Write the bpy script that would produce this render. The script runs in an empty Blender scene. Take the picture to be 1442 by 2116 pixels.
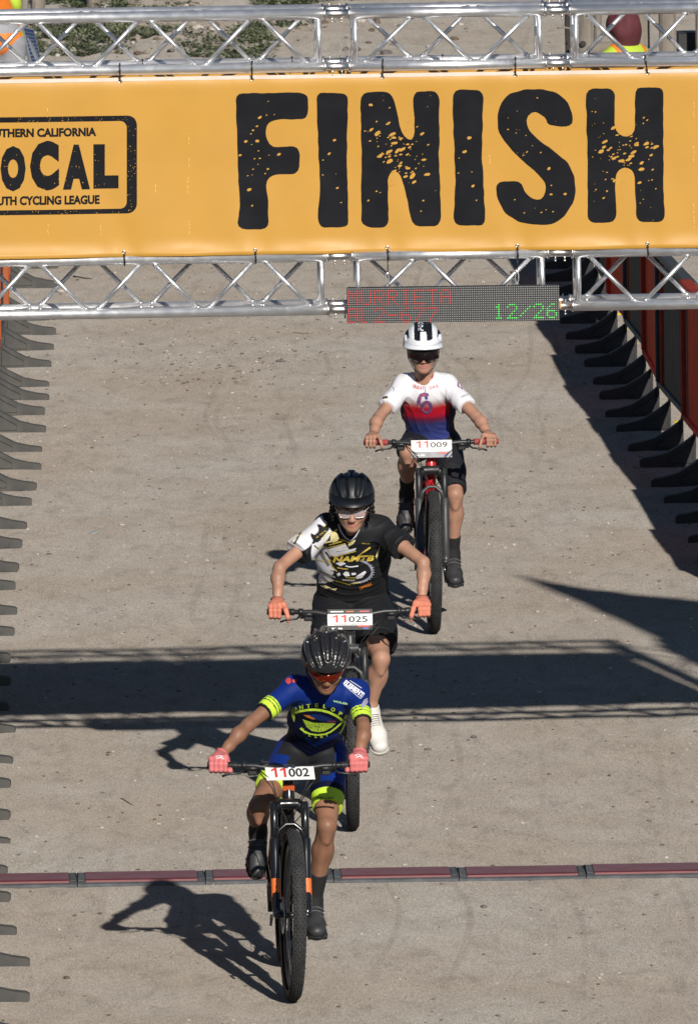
import bpy, bmesh, math, random
import numpy as np
from mathutils import Vector, Matrix
from mathutils.bvhtree import BVHTree
from mathutils.geometry import tessellate_polygon

scene = bpy.context.scene
COL = scene.collection
R_ = math.radians

# ------------------------------------------------------------------ camera
FPX, PW, PH = 30000.0, 1442.0, 2116.0          # long telephoto, framing 1442 x 2116
CAM_H = 9.148
PITCH, ROLL = R_(6.566), R_(-0.72)
CAM_D = 65.18                                   # metres from the lens to the finish line
cam_data = bpy.data.cameras.new('camera')
cam_data.sensor_fit = 'HORIZONTAL'; cam_data.sensor_width = 36.0
cam_data.lens = 36.0 * FPX / PW
cam_data.clip_start = 1.0; cam_data.clip_end = 3000.0
cam_data.dof.use_dof = True; cam_data.dof.focus_distance = 63.0; cam_data.dof.aperture_fstop = 75
cam = bpy.data.objects.new('camera', cam_data); COL.objects.link(cam)
CM = Matrix.Translation((0, -CAM_D, CAM_H)) @ Matrix.Rotation(math.pi/2 - PITCH, 4, 'X') @ Matrix.Rotation(ROLL, 4, 'Z')
cam.matrix_world = CM
scene.camera = cam

# ------------------------------------------------------------------ light
SUNV = Vector((0.50, -2.05, 1.0)).normalized()  # towards the sun
world = bpy.data.worlds.new('World'); scene.world = world; world.use_nodes = True
wn = world.node_tree.nodes; wl = world.node_tree.links
sky = wn.new('ShaderNodeTexSky'); sky.sky_type = 'NISHITA'; sky.sun_disc = False
sky.sun_elevation = math.asin(SUNV.z)
sky.sun_rotation = math.atan2(SUNV.x, SUNV.y)
sky.air_density = 1.0; sky.dust_density = 0.15; sky.ozone_density = 3.0
wl.new(sky.outputs[0], wn['Background'].inputs[0])
wn['Background'].inputs[1].default_value = 0.05
sun_data = bpy.data.lights.new('sun', 'SUN'); sun_data.energy = 5.0; sun_data.angle = R_(0.53)
sun_data.color = (1.0, 0.93, 0.84)
sun = bpy.data.objects.new('sun', sun_data); COL.objects.link(sun)
sun.rotation_euler = SUNV.to_track_quat('Z', 'Y').to_euler()
sun.location = SUNV * 60
scene.view_settings.view_transform = 'Standard'; scene.view_settings.look = 'None'
scene.view_settings.exposure = -0.05; scene.view_settings.gamma = 1.0

# ------------------------------------------------------------------ survey helpers: photograph pixel <-> place
CI = CM.inverted(); CO = CM.translation.copy(); C3 = CM.to_3x3()
def ray(px, py):
    return (C3 @ Vector(((px - PW/2)/FPX, -(py - PH/2)/FPX, -1.0)))
def onground(px, py, z=0.0):
    d = ray(px, py); t = (z - CO.z)/d.z
    return CO + d*t
def atY(px, py, Y):
    d = ray(px, py); t = (Y - CO.y)/d.y
    return CO + d*t
def onplane(px, py, p0, n):
    d = ray(px, py); t = (p0 - CO).dot(n)/d.dot(n)
    return CO + d*t
_ci = np.array(CI)
def proj(P):
    P = np.asarray(P, dtype=np.float64).reshape(-1, 3)
    q = P @ _ci[:3, :3].T + _ci[:3, 3]
    return np.stack([PW/2 + FPX*q[:, 0]/-q[:, 2], PH/2 - FPX*q[:, 1]/-q[:, 2]], 1)

# ------------------------------------------------------------------ object helpers
def put(o, label=None, cat=None, group=None, kind=None):
    if label: o['label'] = label
    if cat: o['category'] = cat
    if group: o['group'] = group
    if kind: o['kind'] = kind
    return o
def empty(name, loc=(0, 0, 0), rz=0.0, label=None, cat=None, group=None):
    o = bpy.data.objects.new(name, None); COL.objects.link(o)
    o.location = loc; o.rotation_euler = (0, 0, rz); o.empty_display_size = 0.1
    return put(o, label, cat, group)
def link(name, me, mats, parent=None, loc=None):
    o = bpy.data.objects.new(name, me); COL.objects.link(o)
    if mats is not None and not me.materials:
        for m in (mats if isinstance(mats, (list, tuple)) else [mats]): me.materials.append(m)
    if parent: o.parent = parent
    if loc is not None: o.location = loc
    return o
def share(src, parent, loc=(0, 0, 0), rot=(0, 0, 0), name=None, scale=None):
    o = bpy.data.objects.new(name or src.name.split('.')[0], src.data); COL.objects.link(o)
    o.parent = parent; o.location = loc; o.rotation_euler = rot
    if scale: o.scale = scale
    return o
def copy_tree(o, parent=None):
    c = o.copy(); COL.objects.link(c); c.parent = parent
    for ch in list(o.children): copy_tree(ch, c)
    return c
def np_mesh(name, V, F, smooth=True):
    """V (n,3), F (m,k) with one k"""
    me = bpy.data.meshes.new(name)
    V = np.asarray(V, np.float32); F = np.asarray(F, np.int32)
    m, k = F.shape
    me.vertices.add(len(V)); me.vertices.foreach_set('co', V.ravel())
    me.loops.add(m*k); me.loops.foreach_set('vertex_index', F.ravel())
    me.polygons.add(m); me.polygons.foreach_set('loop_start', np.arange(0, m*k, k, dtype=np.int32))
    me.polygons.foreach_set('use_smooth', np.full(m, smooth))
    me.update(calc_edges=True); me.validate()
    return me

class MB:
    def __init__(s): s.v = []; s.f = []; s.sm = []; s.mi = []; s.m = 0
    def add(s, vs, fs, smooth=False):
        b = len(s.v); s.v += [tuple(p) for p in vs]
        for f in fs: s.f.append(tuple(b+i for i in f)); s.sm.append(smooth); s.mi.append(s.m)
    def box(s, c, size, rot=None, bev=0.0):
        hx, hy, hz = size[0]/2, size[1]/2, size[2]/2; c = Vector(c)
        if bev > 0:
            b = bev; vs = []; 
            for sz in (-1, 1):
                for dx, dy in ((hx-b, hy), (hx, hy-b), (hx, -hy+b), (hx-b, -hy), (-hx+b, -hy), (-hx, -hy+b), (-hx, hy-b), (-hx+b, hy)):
                    vs.append((dx, dy, sz*(hz-b)))
            for sz in (-1, 1):
                for dx, dy in ((hx-b, hy-b), (hx-b, -hy+b), (-hx+b, -hy+b), (-hx+b, hy-b)): vs.append((dx, dy, sz*hz))
            fs = [(i, (i+1) % 8, 8+(i+1) % 8, 8+i) for i in range(8)]
            fs = [f[::-1] for f in fs]
            fs += [(16, 17, 18, 19)]; fs += [(23, 22, 21, 20)]
            for q, base, flip in ((16, 0, 0), (20, 8, 1)):
                m = [(0, 1), (2, 3), (4, 5), (6, 7)]
                for k in range(4):
                    a, c2 = m[k]; n = m[(k+1) % 4][0]
                    t1 = (base+a, base+c2, q+k); t2 = (base+c2, base+n, q+(k+1) % 4, q+k)
                    fs += [t1 if not flip else t1[::-1], t2 if not flip else t2[::-1]]
        else:
            vs = [(x*hx, y*hy, z*hz) for z in (-1, 1) for y in (-1, 1) for x in (-1, 1)]
            fs = [(0, 2, 3, 1), (4, 5, 7, 6), (0, 1, 5, 4), (2, 6, 7, 3), (0, 4, 6, 2), (1, 3, 7, 5)]
        if rot is not None: vs = [rot @ Vector(p) for p in vs]
        s.add([c + Vector(p) for p in vs], fs)
        return s
    def tube(s, pts, r, n=10, cap=True, closed=False, up=None, flat=1.0):
        pts = [Vector(p) for p in pts]; N = len(pts)
        rs = r if isinstance(r, (list, tuple)) else [r]*N
        prev = None; vs = []
        for i, p in enumerate(pts):
            if closed: t = pts[(i+1) % N] - pts[i-1]
            else: t = pts[min(i+1, N-1)] - pts[max(i-1, 0)]
            t.normalize()
            if prev is None:
                a = Vector(up) if up else (Vector((0, 0, 1)) if abs(t.z) < 0.9 else Vector((1, 0, 0)))
                x = t.cross(a).normalized()
            else:
                x = (prev - t*prev.dot(t)).normalized()
            prev = x; y = t.cross(x)
            for k in range(n):
                an = 2*math.pi*k/n
                vs.append(p + x*math.cos(an)*rs[i] + y*math.sin(an)*rs[i]*flat)
        fs = []
        for i in range(N if closed else N-1):
            j = (i+1) % N
            for k in range(n):
                fs.append((i*n+k, j*n+k, j*n+(k+1) % n, i*n+(k+1) % n))
        s.add(vs, fs, True)
        if cap and not closed:
            b = len(s.v) - len(vs)
            s.f.append(tuple(b+k for k in range(n))); s.sm.append(False); s.mi.append(s.m)
            s.f.append(tuple(b+(N-1)*n+k for k in reversed(range(n)))); s.sm.append(False); s.mi.append(s.m)
        return s
    def lathe(s, prof, c, ax, n=24, smooth=True, xref=None):
        """prof: list of (radius, along axis)"""
        ax = Vector(ax).normalized(); c = Vector(c)
        a = Vector(xref) if xref else (Vector((0, 0, 1)) if abs(ax.z) < 0.9 else Vector((1, 0, 0)))
        x = (a - ax*a.dot(ax)).normalized(); y = ax.cross(x); vs = []; M = len(prof)
        for k in range(n):
            an = 2*math.pi*k/n; d = x*math.cos(an) + y*math.sin(an)
            for r, h in prof: vs.append(c + d*r + ax*h)
        fs = []
        for k in range(n):
            j = (k+1) % n
            for i in range(M-1): fs.append((k*M+i, j*M+i, j*M+i+1, k*M+i+1))
        s.add(vs, fs, smooth); return s
    def sphere(s, c, r, n=10, m=6, sc=(1, 1, 1), rot=None):
        vs = [(0, 0, 1)]; c = Vector(c)
        for i in range(1, m):
            th = math.pi*i/m
            for k in range(n): vs.append((math.sin(th)*math.cos(2*math.pi*k/n), math.sin(th)*math.sin(2*math.pi*k/n), math.cos(th)))
        vs.append((0, 0, -1)); fs = []
        for k in range(n): fs.append((0, 1+k, 1+(k+1) % n))
        for i in range(m-2):
            for k in range(n): fs.append((1+i*n+k, 1+(i+1)*n+k, 1+(i+1)*n+(k+1) % n, 1+i*n+(k+1) % n))
        L = len(vs)-1
        for k in range(n): fs.append((L, 1+(m-2)*n+(k+1) % n, 1+(m-2)*n+k))
        out = []
        for p in vs:
            q = Vector((p[0]*r*sc[0], p[1]*r*sc[1], p[2]*r*sc[2]))
            if rot is not None: q = rot @ q
            out.append(c+q)
        s.add(out, fs, True); return s
    def prism(s, poly, fn0, fn1):
        """poly: 2D outline; fn0/fn1 place the two caps"""
        n = len(poly); vs = [fn0(p) for p in poly] + [fn1(p) for p in poly]
        tri = tessellate_polygon([[Vector((p[0], p[1], 0)) for p in poly]])
        fs = [tuple(t) for t in tri] + [tuple(n+i for i in reversed(t)) for t in tri]
        fs += [(i, i+n, (i+1) % n+n, (i+1) % n) for i in range(n)]
        s.add(vs, fs); return s
    def xf(s, M):
        s.v = [tuple(M @ Vector(p)) for p in s.v]; return s
    def mesh(s, name):
        me = bpy.data.meshes.new(name); me.from_pydata(s.v, [], s.f)
        me.polygons.foreach_set('use_smooth', s.sm); me.polygons.foreach_set('material_index', s.mi)
        me.update(); 
        bm = bmesh.new(); bm.from_mesh(me); bmesh.ops.recalc_face_normals(bm, faces=bm.faces); bm.to_mesh(me); bm.free()
        return me
    def build(s, name, mats, parent=None, loc=None):
        return link(name, s.mesh(name), mats, parent, loc)

# ------------------------------------------------------------------ materials
MATS = {}
def mat(name, color, rough=0.6, metal=0.0, var=0.0, vscale=8.0, bump=0.0, bscale=60.0, spec=0.5, coat=0.0, attr=None, emit=None, color2=None, sheen=0.0, trans=0.0, rvar=0.0, bdist=0.01, lucent=0.0):
    if name in MATS: return MATS[name]
    m = bpy.data.materials.new(name); m.use_nodes = True; MATS[name] = m
    nt = m.node_tree; N = nt.nodes; L = nt.links; b = N['Principled BSDF']
    b.inputs['Roughness'].default_value = rough; b.inputs['Metallic'].default_value = metal
    b.inputs['Specular IOR Level'].default_value = spec; b.inputs['Coat Weight'].default_value = coat
    if sheen: b.inputs['Sheen Weight'].default_value = sheen
    if trans: b.inputs['Transmission Weight'].default_value = trans
    c = tuple(color) + (1.0,)
    b.inputs['Base Color'].default_value = c
    tc = None
    if var or bump or rvar:
        tc = N.new('ShaderNodeTexCoord')
    src = None
    if attr:
        a = N.new('ShaderNodeAttribute'); a.attribute_name = attr; src = a.outputs['Color']
    if var:
        n1 = N.new('ShaderNodeTexNoise'); n1.inputs['Scale'].default_value = vscale; n1.inputs['Detail'].default_value = 6
        L.new(tc.outputs['Object'], n1.inputs['Vector'])
        mr = N.new('ShaderNodeMapRange'); mr.inputs[1].default_value = 0.3; mr.inputs[2].default_value = 0.7
        mr.inputs[3].default_value = 1.0-var; mr.inputs[4].default_value = 1.0+var*0.6
        L.new(n1.outputs['Fac'], mr.inputs[0])
        if color2 is not None:
            mx = N.new('ShaderNodeMix'); mx.data_type = 'RGBA'
            mr.inputs[3].default_value = 0.0; mr.inputs[4].default_value = 1.0
            mx.inputs[6].default_value = c; mx.inputs[7].default_value = tuple(color2)+(1.0,)
            L.new(mr.outputs[0], mx.inputs[0]); src = mx.outputs[2]
        else:
            vm = N.new('ShaderNodeVectorMath'); vm.operation = 'SCALE'
            if src: L.new(src, vm.inputs[0])
            else: vm.inputs[0].default_value = color
            L.new(mr.outputs[0], vm.inputs['Scale']); src = vm.outputs[0]
    if src: L.new(src, b.inputs['Base Color'])
    if rvar:
        n3 = N.new('ShaderNodeTexNoise'); n3.inputs['Scale'].default_value = vscale*1.7; n3.inputs['Detail'].default_value = 5
        L.new(tc.outputs['Object'], n3.inputs['Vector'])
        m3 = N.new('ShaderNodeMapRange'); m3.inputs[1].default_value = 0.3; m3.inputs[2].default_value = 0.7
        m3.inputs[3].default_value = max(0.02, rough-rvar); m3.inputs[4].default_value = min(1, rough+rvar)
        L.new(n3.outputs['Fac'], m3.inputs[0]); L.new(m3.outputs[0], b.inputs['Roughness'])
    if bump:
        n2 = N.new('ShaderNodeTexNoise'); n2.inputs['Scale'].default_value = bscale; n2.inputs['Detail'].default_value = 4
        L.new(tc.outputs['Object'], n2.inputs['Vector'])
        bp = N.new('ShaderNodeBump'); bp.inputs['Strength'].default_value = bump; bp.inputs['Distance'].default_value = bdist
        L.new(n2.outputs['Fac'], bp.inputs['Height']); L.new(bp.outputs[0], b.inputs['Normal'])
    if lucent:
        tr = N.new('ShaderNodeBsdfTranslucent'); ms = N.new('ShaderNodeMixShader'); ms.inputs[0].default_value = lucent
        if src: L.new(src, tr.inputs[0])
        else: tr.inputs[0].default_value = c
        L.new(b.outputs[0], ms.inputs[1]); L.new(tr.outputs[0], ms.inputs[2]); L.new(ms.outputs[0], N['Material Output'].inputs[0])
    if emit:
        b.inputs['Emission Color'].default_value = tuple(emit[:3])+(1.0,); b.inputs['Emission Strength'].default_value = emit[3]
    return m

def srgb(r, g, b, k=1.0):
    f = lambda c: ((c/255.0)/12.92 if c/255.0 <= 0.04045 else ((c/255.0+0.055)/1.055)**2.4)*k
    return (f(r), f(g), f(b))

# ------------------------------------------------------------------ print helpers (flat lettering)
def text_shape(txt, bold=0.0, shear=0.0):
    cu = bpy.data.curves.new('lettering', 'FONT'); cu.body = txt; cu.size = 1.0
    cu.offset = bold; cu.shear = shear; cu.resolution_u = 3; cu.fill_mode = 'FRONT'
    ob = bpy.data.objects.new('lettering', cu); COL.objects.link(ob)
    bpy.context.view_layer.update()
    me = bpy.data.meshes.new_from_object(ob.evaluated_get(bpy.context.evaluated_depsgraph_get()))
    V = np.array([v.co[:2] for v in me.vertices]); F = [tuple(p.vertices) for p in me.polygons]
    bpy.data.objects.remove(ob); bpy.data.curves.remove(cu); bpy.data.meshes.remove(me)
    return V, F
def fit(VF, x0, x1, y0, y1):
    """stretch a shape into a box; y0 is its foot, y1 its head"""
    V, F = VF; lo = V.min(0); hi = V.max(0); t = (V-lo)/np.maximum(hi-lo, 1e-9)
    return np.stack([x0+(x1-x0)*t[:, 0], y0+(y1-y0)*t[:, 1]], 1), F
def poly_shape(pts):
    tri = tessellate_polygon([[Vector((p[0], p[1], 0)) for p in pts]])
    return np.array([p[:2] for p in pts], float), [tuple(t) for t in tri]
def joinshapes(shapes):
    V = []; F = []; b = 0
    for v, f in shapes:
        V.append(v); F += [tuple(i+b for i in q) for q in f]; b += len(v)
    return np.concatenate(V), F
def refine(VF, L):
    """cut long edges so that a print can follow a curved surface"""
    V, F = VF; bm = bmesh.new()
    vs = [bm.verts.new((p[0], p[1], 0)) for p in V]
    for f in F:
        try: bm.faces.new([vs[i] for i in f])
        except ValueError: pass
    bmesh.ops.triangulate(bm, faces=bm.faces)
    for _ in range(5):
        es = [e for e in bm.edges if e.calc_length() > L]
        if not es: break
        bmesh.ops.subdivide_edges(bm, edges=es, cuts=1)
        bmesh.ops.triangulate(bm, faces=[f for f in bm.faces if len(f.verts) > 3])
    bm.verts.index_update()
    out = np.array([v.co[:2] for v in bm.verts]), [tuple(v.index for v in f.verts) for f in bm.faces]
    bm.free(); return out
def rough_poly(pts, step, amp, rng):
    """worn edge: resample an outline and push its points about"""
    out = []; n = len(pts)
    for i in range(n):
        a = np.array(pts[i], float); b = np.array(pts[(i+1) % n], float); d = np.linalg.norm(b-a)
        k = max(1, int(d/step))
        for j in range(k): out.append(a+(b-a)*j/k)
    # round the corners a little, then wear
    o = np.array(out); o = 0.25*np.roll(o, 1, 0)+0.5*o+0.25*np.roll(o, -1, 0)
    nz = np.array([[rng.uniform(-1, 1), rng.uniform(-1, 1)] for _ in o])
    nz = 0.5*nz+0.25*np.roll(nz, 1, 0)+0.25*np.roll(nz, -1, 0)
    return [tuple(p) for p in o+nz*amp]
# ================================================================== GROUND
def vnoise(x, y, seed):
    xi = np.floor(x).astype(np.int64); yi = np.floor(y).astype(np.int64); fx = x-xi; fy = y-yi
    def h(a, b):
        n = (a*374761393 + b*668265263 + seed*982451653) & 0x7fffffff
        n = ((n ^ (n >> 13))*1274126177) & 0x7fffffff
        return ((n ^ (n >> 16)) & 0xffff)/65535.0
    sx = fx*fx*(3-2*fx); sy = fy*fy*(3-2*fy)
    return (h(xi, yi)*(1-sx)+h(xi+1, yi)*sx)*(1-sy)+(h(xi, yi+1)*(1-sx)+h(xi+1, yi+1)*sx)*sy
def ground_h(x, y):
    x = np.asarray(x, float); y = np.asarray(y, float)
    h = 0.012*(vnoise(x*1.3, y*0.9, 1)-0.5)+0.010*(vnoise(x*4, y*3, 2)-0.5)+0.006*(vnoise(x*11, y*9, 3)-0.5)
    near = np.clip((6-np.abs(x))/2, 0, 1)*np.clip((y+9)/2, 0, 1)*np.clip((56-y)/3, 0, 1)
    h = h*near
    # rubble bank beyond the course, on the left
    w = np.clip((y-42.5)/2.5, 0, 1)*np.clip((60-y)/4, 0, 1)*np.clip((0.6-x)/1.2, 0, 1)*np.clip((x+9)/2, 0, 1)
    h = h + w*(0.16*(vnoise(x*2.2, y*1.6, 7)-0.35)+0.07*(vnoise(x*6, y*5, 8)-0.5)+0.03*(vnoise(x*17, y*14, 9)-0.5))
    return h
def gh(x, y): return float(ground_h(np.array([x]), np.array([y]))[0])
gx = np.concatenate([[-900, -300, -100, -40, -20, -12, -8], np.arange(-5, 6.001, 0.07), [8, 12, 20, 40, 100, 300, 900]])
gy = np.concatenate([[-300, -100, -60, -40, -25, -15], np.arange(-9, 54, 0.07), [56, 60, 70, 90, 130, 200, 400, 1200]])
GX, GY = np.meshgrid(gx, gy, indexing='ij')
GZ = ground_h(GX, GY)
nx, ny = GX.shape
idx = np.arange(nx*ny).reshape(nx, ny)
GF = np.stack([idx[:-1, :-1], idx[1:, :-1], idx[1:, 1:], idx[:-1, 1:]], -1).reshape(-1, 4)
gmat = bpy.data.materials.new('packed_dirt'); gmat.use_nodes = True
def ground_material(m):
    nt = m.node_tree; N = nt.nodes; L = nt.links; b = N['Principled BSDF']
    b.inputs['Roughness'].default_value = 0.95; b.inputs['Diffuse Roughness'].default_value = 1.0; b.inputs['Specular IOR Level'].default_value = 0.15
    tc = N.new('ShaderNodeTexCoord')
    def noise(scale, detail, dist=0.0, sc=(1, 1, 1)):
        mp = N.new('ShaderNodeMapping'); mp.inputs['Scale'].default_value = sc
        n = N.new('ShaderNodeTexNoise'); n.inputs['Scale'].default_value = scale; n.inputs['Detail'].default_value = detail
        n.inputs['Roughness'].default_value = 0.6; n.inputs['Distortion'].default_value = dist
        L.new(tc.outputs['Object'], mp.inputs[0]); L.new(mp.outputs[0], n.inputs['Vector']); return n.outputs['Fac']
    def ramp(fac, stops):
        r = N.new('ShaderNodeValToRGB'); L.new(fac, r.inputs[0])
        while len(r.color_ramp.elements) < len(stops): r.color_ramp.elements.new(0.5)
        for e, (p, c) in zip(r.color_ramp.elements, stops): e.position = p; e.color = tuple(c)+(1,)
        return r.outputs[0]
    def mixc(fac, a, c, mode='MIX'):
        mx = N.new('ShaderNodeMix'); mx.data_type = 'RGBA'; mx.blend_type = mode
        if isinstance(fac, float): mx.inputs[0].default_value = fac
        else: L.new(fac, mx.inputs[0])
        for s, v in ((6, a), (7, c)):
            if isinstance(v, tuple): mx.inputs[s].default_value = v+(1,)
            else: L.new(v, mx.inputs[s])
        return mx.outputs[2]
    tan = (0.237, 0.210, 0.178); grey = (0.257, 0.241, 0.219); dark = (0.158, 0.135, 0.110)
    big = ramp(noise(0.55, 5, 0.6, (1.0, 0.75, 1)), [(0.36, (0, 0, 0)), (0.64, (1, 1, 1))])
    mid = ramp(noise(2.6, 6, 0.4, (1.0, 0.55, 1)), [(0.40, (0, 0, 0)), (0.72, (1, 1, 1))])
    fine = noise(120, 4, 0, (1, 0.16, 1)); grain = noise(300, 2, 0, (1, 0.16, 1)); streak = noise(9, 6, 0.5, (1, 0.32, 1))
    c = mixc(big, tan, grey)
    f2 = N.new('ShaderNodeMath'); f2.operation = 'MULTIPLY'; L.new(mid, f2.inputs[0]); f2.inputs[1].default_value = 0.32
    c = mixc(f2.outputs[0], c, dark)
    c = mixc(1.0, c, ramp(fine, [(0.30, (0.76, 0.76, 0.76)), (0.5, (1.0, 1.0, 1.0)), (0.70, (1.22, 1.21, 1.20))]), 'MULTIPLY')
    c = mixc(1.0, c, ramp(grain, [(0.28, (0.72, 0.72, 0.72)), (0.5, (1, 1, 1)), (0.74, (1.28, 1.27, 1.25))]), 'MULTIPLY')
    c = mixc(1.0, c, ramp(streak, [(0.30, (0.82, 0.81, 0.80)), (0.46, (1.0, 1.0, 1.0)), (0.75, (1.10, 1.10, 1.10))]), 'MULTIPLY')
    # faint tyre tracks wandering down the course
    sx = N.new('ShaderNodeSeparateXYZ'); L.new(tc.outputs['Object'], sx.inputs[0])
    def M_(op, a, b_=None, c_=None):
        n = N.new('ShaderNodeMath'); n.operation = op
        for i, v_ in enumerate((a, b_, c_)):
            if v_ is None: continue
            if isinstance(v_, (int, float)): n.inputs[i].default_value = v_
            else: L.new(v_, n.inputs[i])
        return n.outputs[0]
    wob = noise(0.22, 1); fadeN = ramp(noise(0.35, 3), [(0.42, (0, 0, 0)), (0.60, (1, 1, 1))]); chop = ramp(noise(40, 2, 0, (0.2, 1, 1)), [(0.40, (0.25, 0.25, 0.25)), (0.55, (1, 1, 1))])
    tot = None
    for x0, sl, cv, w in ((-1.05, 0.010, 0.0008, 0.030), (-0.62, -0.022, 0.0, 0.026), (0.15, 0.018, -0.0006, 0.030), (0.62, -0.006, 0.0010, 0.026), (1.18, 0.012, -0.0022, 0.032), (-0.15, 0.030, 0.0006, 0.024), (-1.40, 0.045, -0.0012, 0.034)):
        t = M_('MULTIPLY_ADD', sx.outputs[1], cv, sl); t = M_('MULTIPLY_ADD', t, sx.outputs[1], x0)
        t = M_('MULTIPLY_ADD', wob, 0.55, t); d = M_('ABSOLUTE', M_('SUBTRACT', sx.outputs[0], t))
        k = N.new('ShaderNodeMapRange'); k.interpolation_type = 'SMOOTHSTEP'; L.new(d, k.inputs[0]); k.inputs[1].default_value = w*0.75; k.inputs[2].default_value = w*0.35; k.inputs[3].default_value = 0; k.inputs[4].default_value = 1
        tot = k.outputs[0] if tot is None else M_('MAXIMUM', tot, k.outputs[0])
    tm = M_('MULTIPLY', M_('MULTIPLY', tot, fadeN), M_('MULTIPLY', chop, 0.34))
    c = mixc(tm, c, (0.120, 0.100, 0.083))
    # scattered pale grit
    v = N.new('ShaderNodeTexVoronoi'); v.inputs['Scale'].default_value = 62
    L.new(tc.outputs['Object'], v.inputs['Vector'])
    spot = ramp(v.outputs['Distance'], [(0.10, (1, 1, 1)), (0.17, (0, 0, 0))])
    pick = ramp(v.outputs['Color'], [(0.80, (0, 0, 0)), (0.84, (1, 1, 1))])
    mm = N.new('ShaderNodeMath'); mm.operation = 'MULTIPLY'; L.new(spot, mm.inputs[0]); L.new(pick, mm.inputs[1])
    c = mixc(mm.outputs[0], c, (0.42, 0.38, 0.33))
    v2 = N.new('ShaderNodeTexVoronoi'); v2.inputs['Scale'].default_value = 34
    L.new(tc.outputs['Object'], v2.inputs['Vector'])
    s2 = ramp(v2.outputs['Distance'], [(0.07, (1, 1, 1)), (0.13, (0, 0, 0))])
    p2 = ramp(v2.outputs['Color'], [(0.12, (1, 1, 1)), (0.16, (0, 0, 0))])
    m2 = N.new('ShaderNodeMath'); m2.operation = 'MULTIPLY'; L.new(s2, m2.inputs[0]); L.new(p2, m2.inputs[1])
    c = mixc(m2.outputs[0], c, (0.085, 0.07, 0.06))
    L.new(c, b.inputs['Base Color'])
    b1 = N.new('ShaderNodeBump'); b1.inputs['Strength'].default_value = 0.8; b1.inputs['Distance'].default_value = 0.006
    L.new(noise(95, 5, 0, (1, 0.5, 1)), b1.inputs['Height'])
    b2 = N.new('ShaderNodeBump'); b2.inputs['Strength'].default_value = 0.35; b2.inputs['Distance'].default_value = 0.014
    L.new(noise(7, 6, 0.3, (1.0, 0.7, 1)), b2.inputs['Height']); L.new(b1.outputs[0], b2.inputs['Normal'])
    L.new(b2.outputs[0], b.inputs['Normal'])
ground_material(gmat)
ground = link('ground', np_mesh('ground', np.stack([GX, GY, GZ], -1).reshape(-1, 3), GF), gmat)
put(ground, 'pale tan packed dirt of the race course and beyond', 'ground', kind='structure')

# ---- loose pebbles and grit
def pebbles(name, n, smin, smax, mats, seed, label, region=None, flat=0.55):
    rng = np.random.default_rng(seed)
    base = np.array([(1, 0, 0), (-1, 0, 0), (0, 1, 0), (0, -1, 0), (0, 0, 1), (0, 0, -1)], float)
    bm = bmesh.new(); bmesh.ops.create_icosphere(bm, subdivisions=1, radius=1.0)
    bv = np.array([v.co[:] for v in bm.verts]); bm.verts.index_update()
    bf = np.array([[v.index for v in f.verts] for f in bm.faces]); bm.free()
    if region is None:
        Y = -5.5+rng.random(n)**0.8*50; hw = 0.5*PW/FPX*(Y+CAM_D)*1.08; X = (rng.random(n)*2-1)*hw
    else:
        X = rng.normal(region[0], region[2], n); Y = rng.normal(region[1], region[3], n)
    s = smin+(smax-smin)*rng.random(n)**3.0
    Z = ground_h(X, Y)+s*flat*0.35
    jit = 1+0.35*(rng.random((n, len(bv), 1))-0.5)
    sc = np.stack([s*(0.7+0.6*rng.random(n)), s*(0.7+0.6*rng.random(n)), s*flat*(0.7+0.5*rng.random(n))], -1)
    an = rng.random(n)*6.283
    P = bv[None]*jit*sc[:, None, :]
    c, q = np.cos(an)[:, None], np.sin(an)[:, None]
    P = np.stack([P[..., 0]*c-P[..., 1]*q, P[..., 0]*q+P[..., 1]*c, P[..., 2]], -1)+np.stack([X, Y, Z], -1)[:, None, :]
    F = bf[None]+(np.arange(n)*len(bv))[:, None, None]
    me = np_mesh(name, P.reshape(-1, 3), F.reshape(-1, 3), False)
    for m in mats: me.materials.append(m)
    mi = np.repeat(rng.integers(0, len(mats), n), len(bf)).astype(np.int32)
    me.polygons.foreach_set('material_index', mi)
    return put(link(name, me, None), label, 'pebbles', kind='stuff')
stone_m = [mat('stone_tan', (0.34, 0.285, 0.23), 0.9, var=0.3, vscale=30), mat('stone_pale', (0.50, 0.46, 0.40), 0.9, var=0.25, vscale=30),
           mat('stone_grey', (0.17, 0.155, 0.145), 0.9, var=0.3, vscale=30), mat('stone_brown', (0.15, 0.11, 0.08), 0.9, var=0.3, vscale=30)]
pebbles('pebbles', 9500, 0.0020, 0.0120, stone_m, 5, 'tiny loose pebbles scattered all over the dirt course')
pg = onground(455, 742)
pebbles('gravel_patch', 520, 0.003, 0.014, stone_m, 11, 'denser patch of loose gravel on the left behind the gate', (pg.x, pg.y, 0.42, 0.9))
# a few larger stones and bits that can be told apart
def stone(px, py, r, m, label, fl=0.6, sx=1.3):
    rng = np.random.default_rng(int(px*7+py)); p = onground(px, py)
    bm = bmesh.new(); bmesh.ops.create_icosphere(bm, subdivisions=2, radius=1.0)
    for v in bm.verts:
        k = 1+0.25*(rng.random()-0.5); v.co = Vector((v.co.x*r*sx*k, v.co.y*r*k, v.co.z*r*fl*k))
    me = bpy.data.meshes.new('stone'); bm.to_mesh(me); bm.free()
    o = link('stone', me, m, loc=(p.x, p.y, gh(p.x, p.y)+r*fl*0.5)); o.rotation_euler = (0, 0, rng.random()*3)
    put(o, label, 'stone', 'single stones lying on the course')
stone(127, 602, 0.030, stone_m[1], 'pale tan stone seen through the lower truss beside the left barriers', 0.5, 1.7)
stone(195, 1104, 0.020, mat('stone_blue', (0.28, 0.32, 0.33), 0.8, var=0.2, vscale=30), 'flat bluish grey stone on the left of the middle rider', 0.35, 1.7)
stone(252, 1086, 0.014, stone_m[1], 'small whitish stone above the flat bluish stone')
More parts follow.
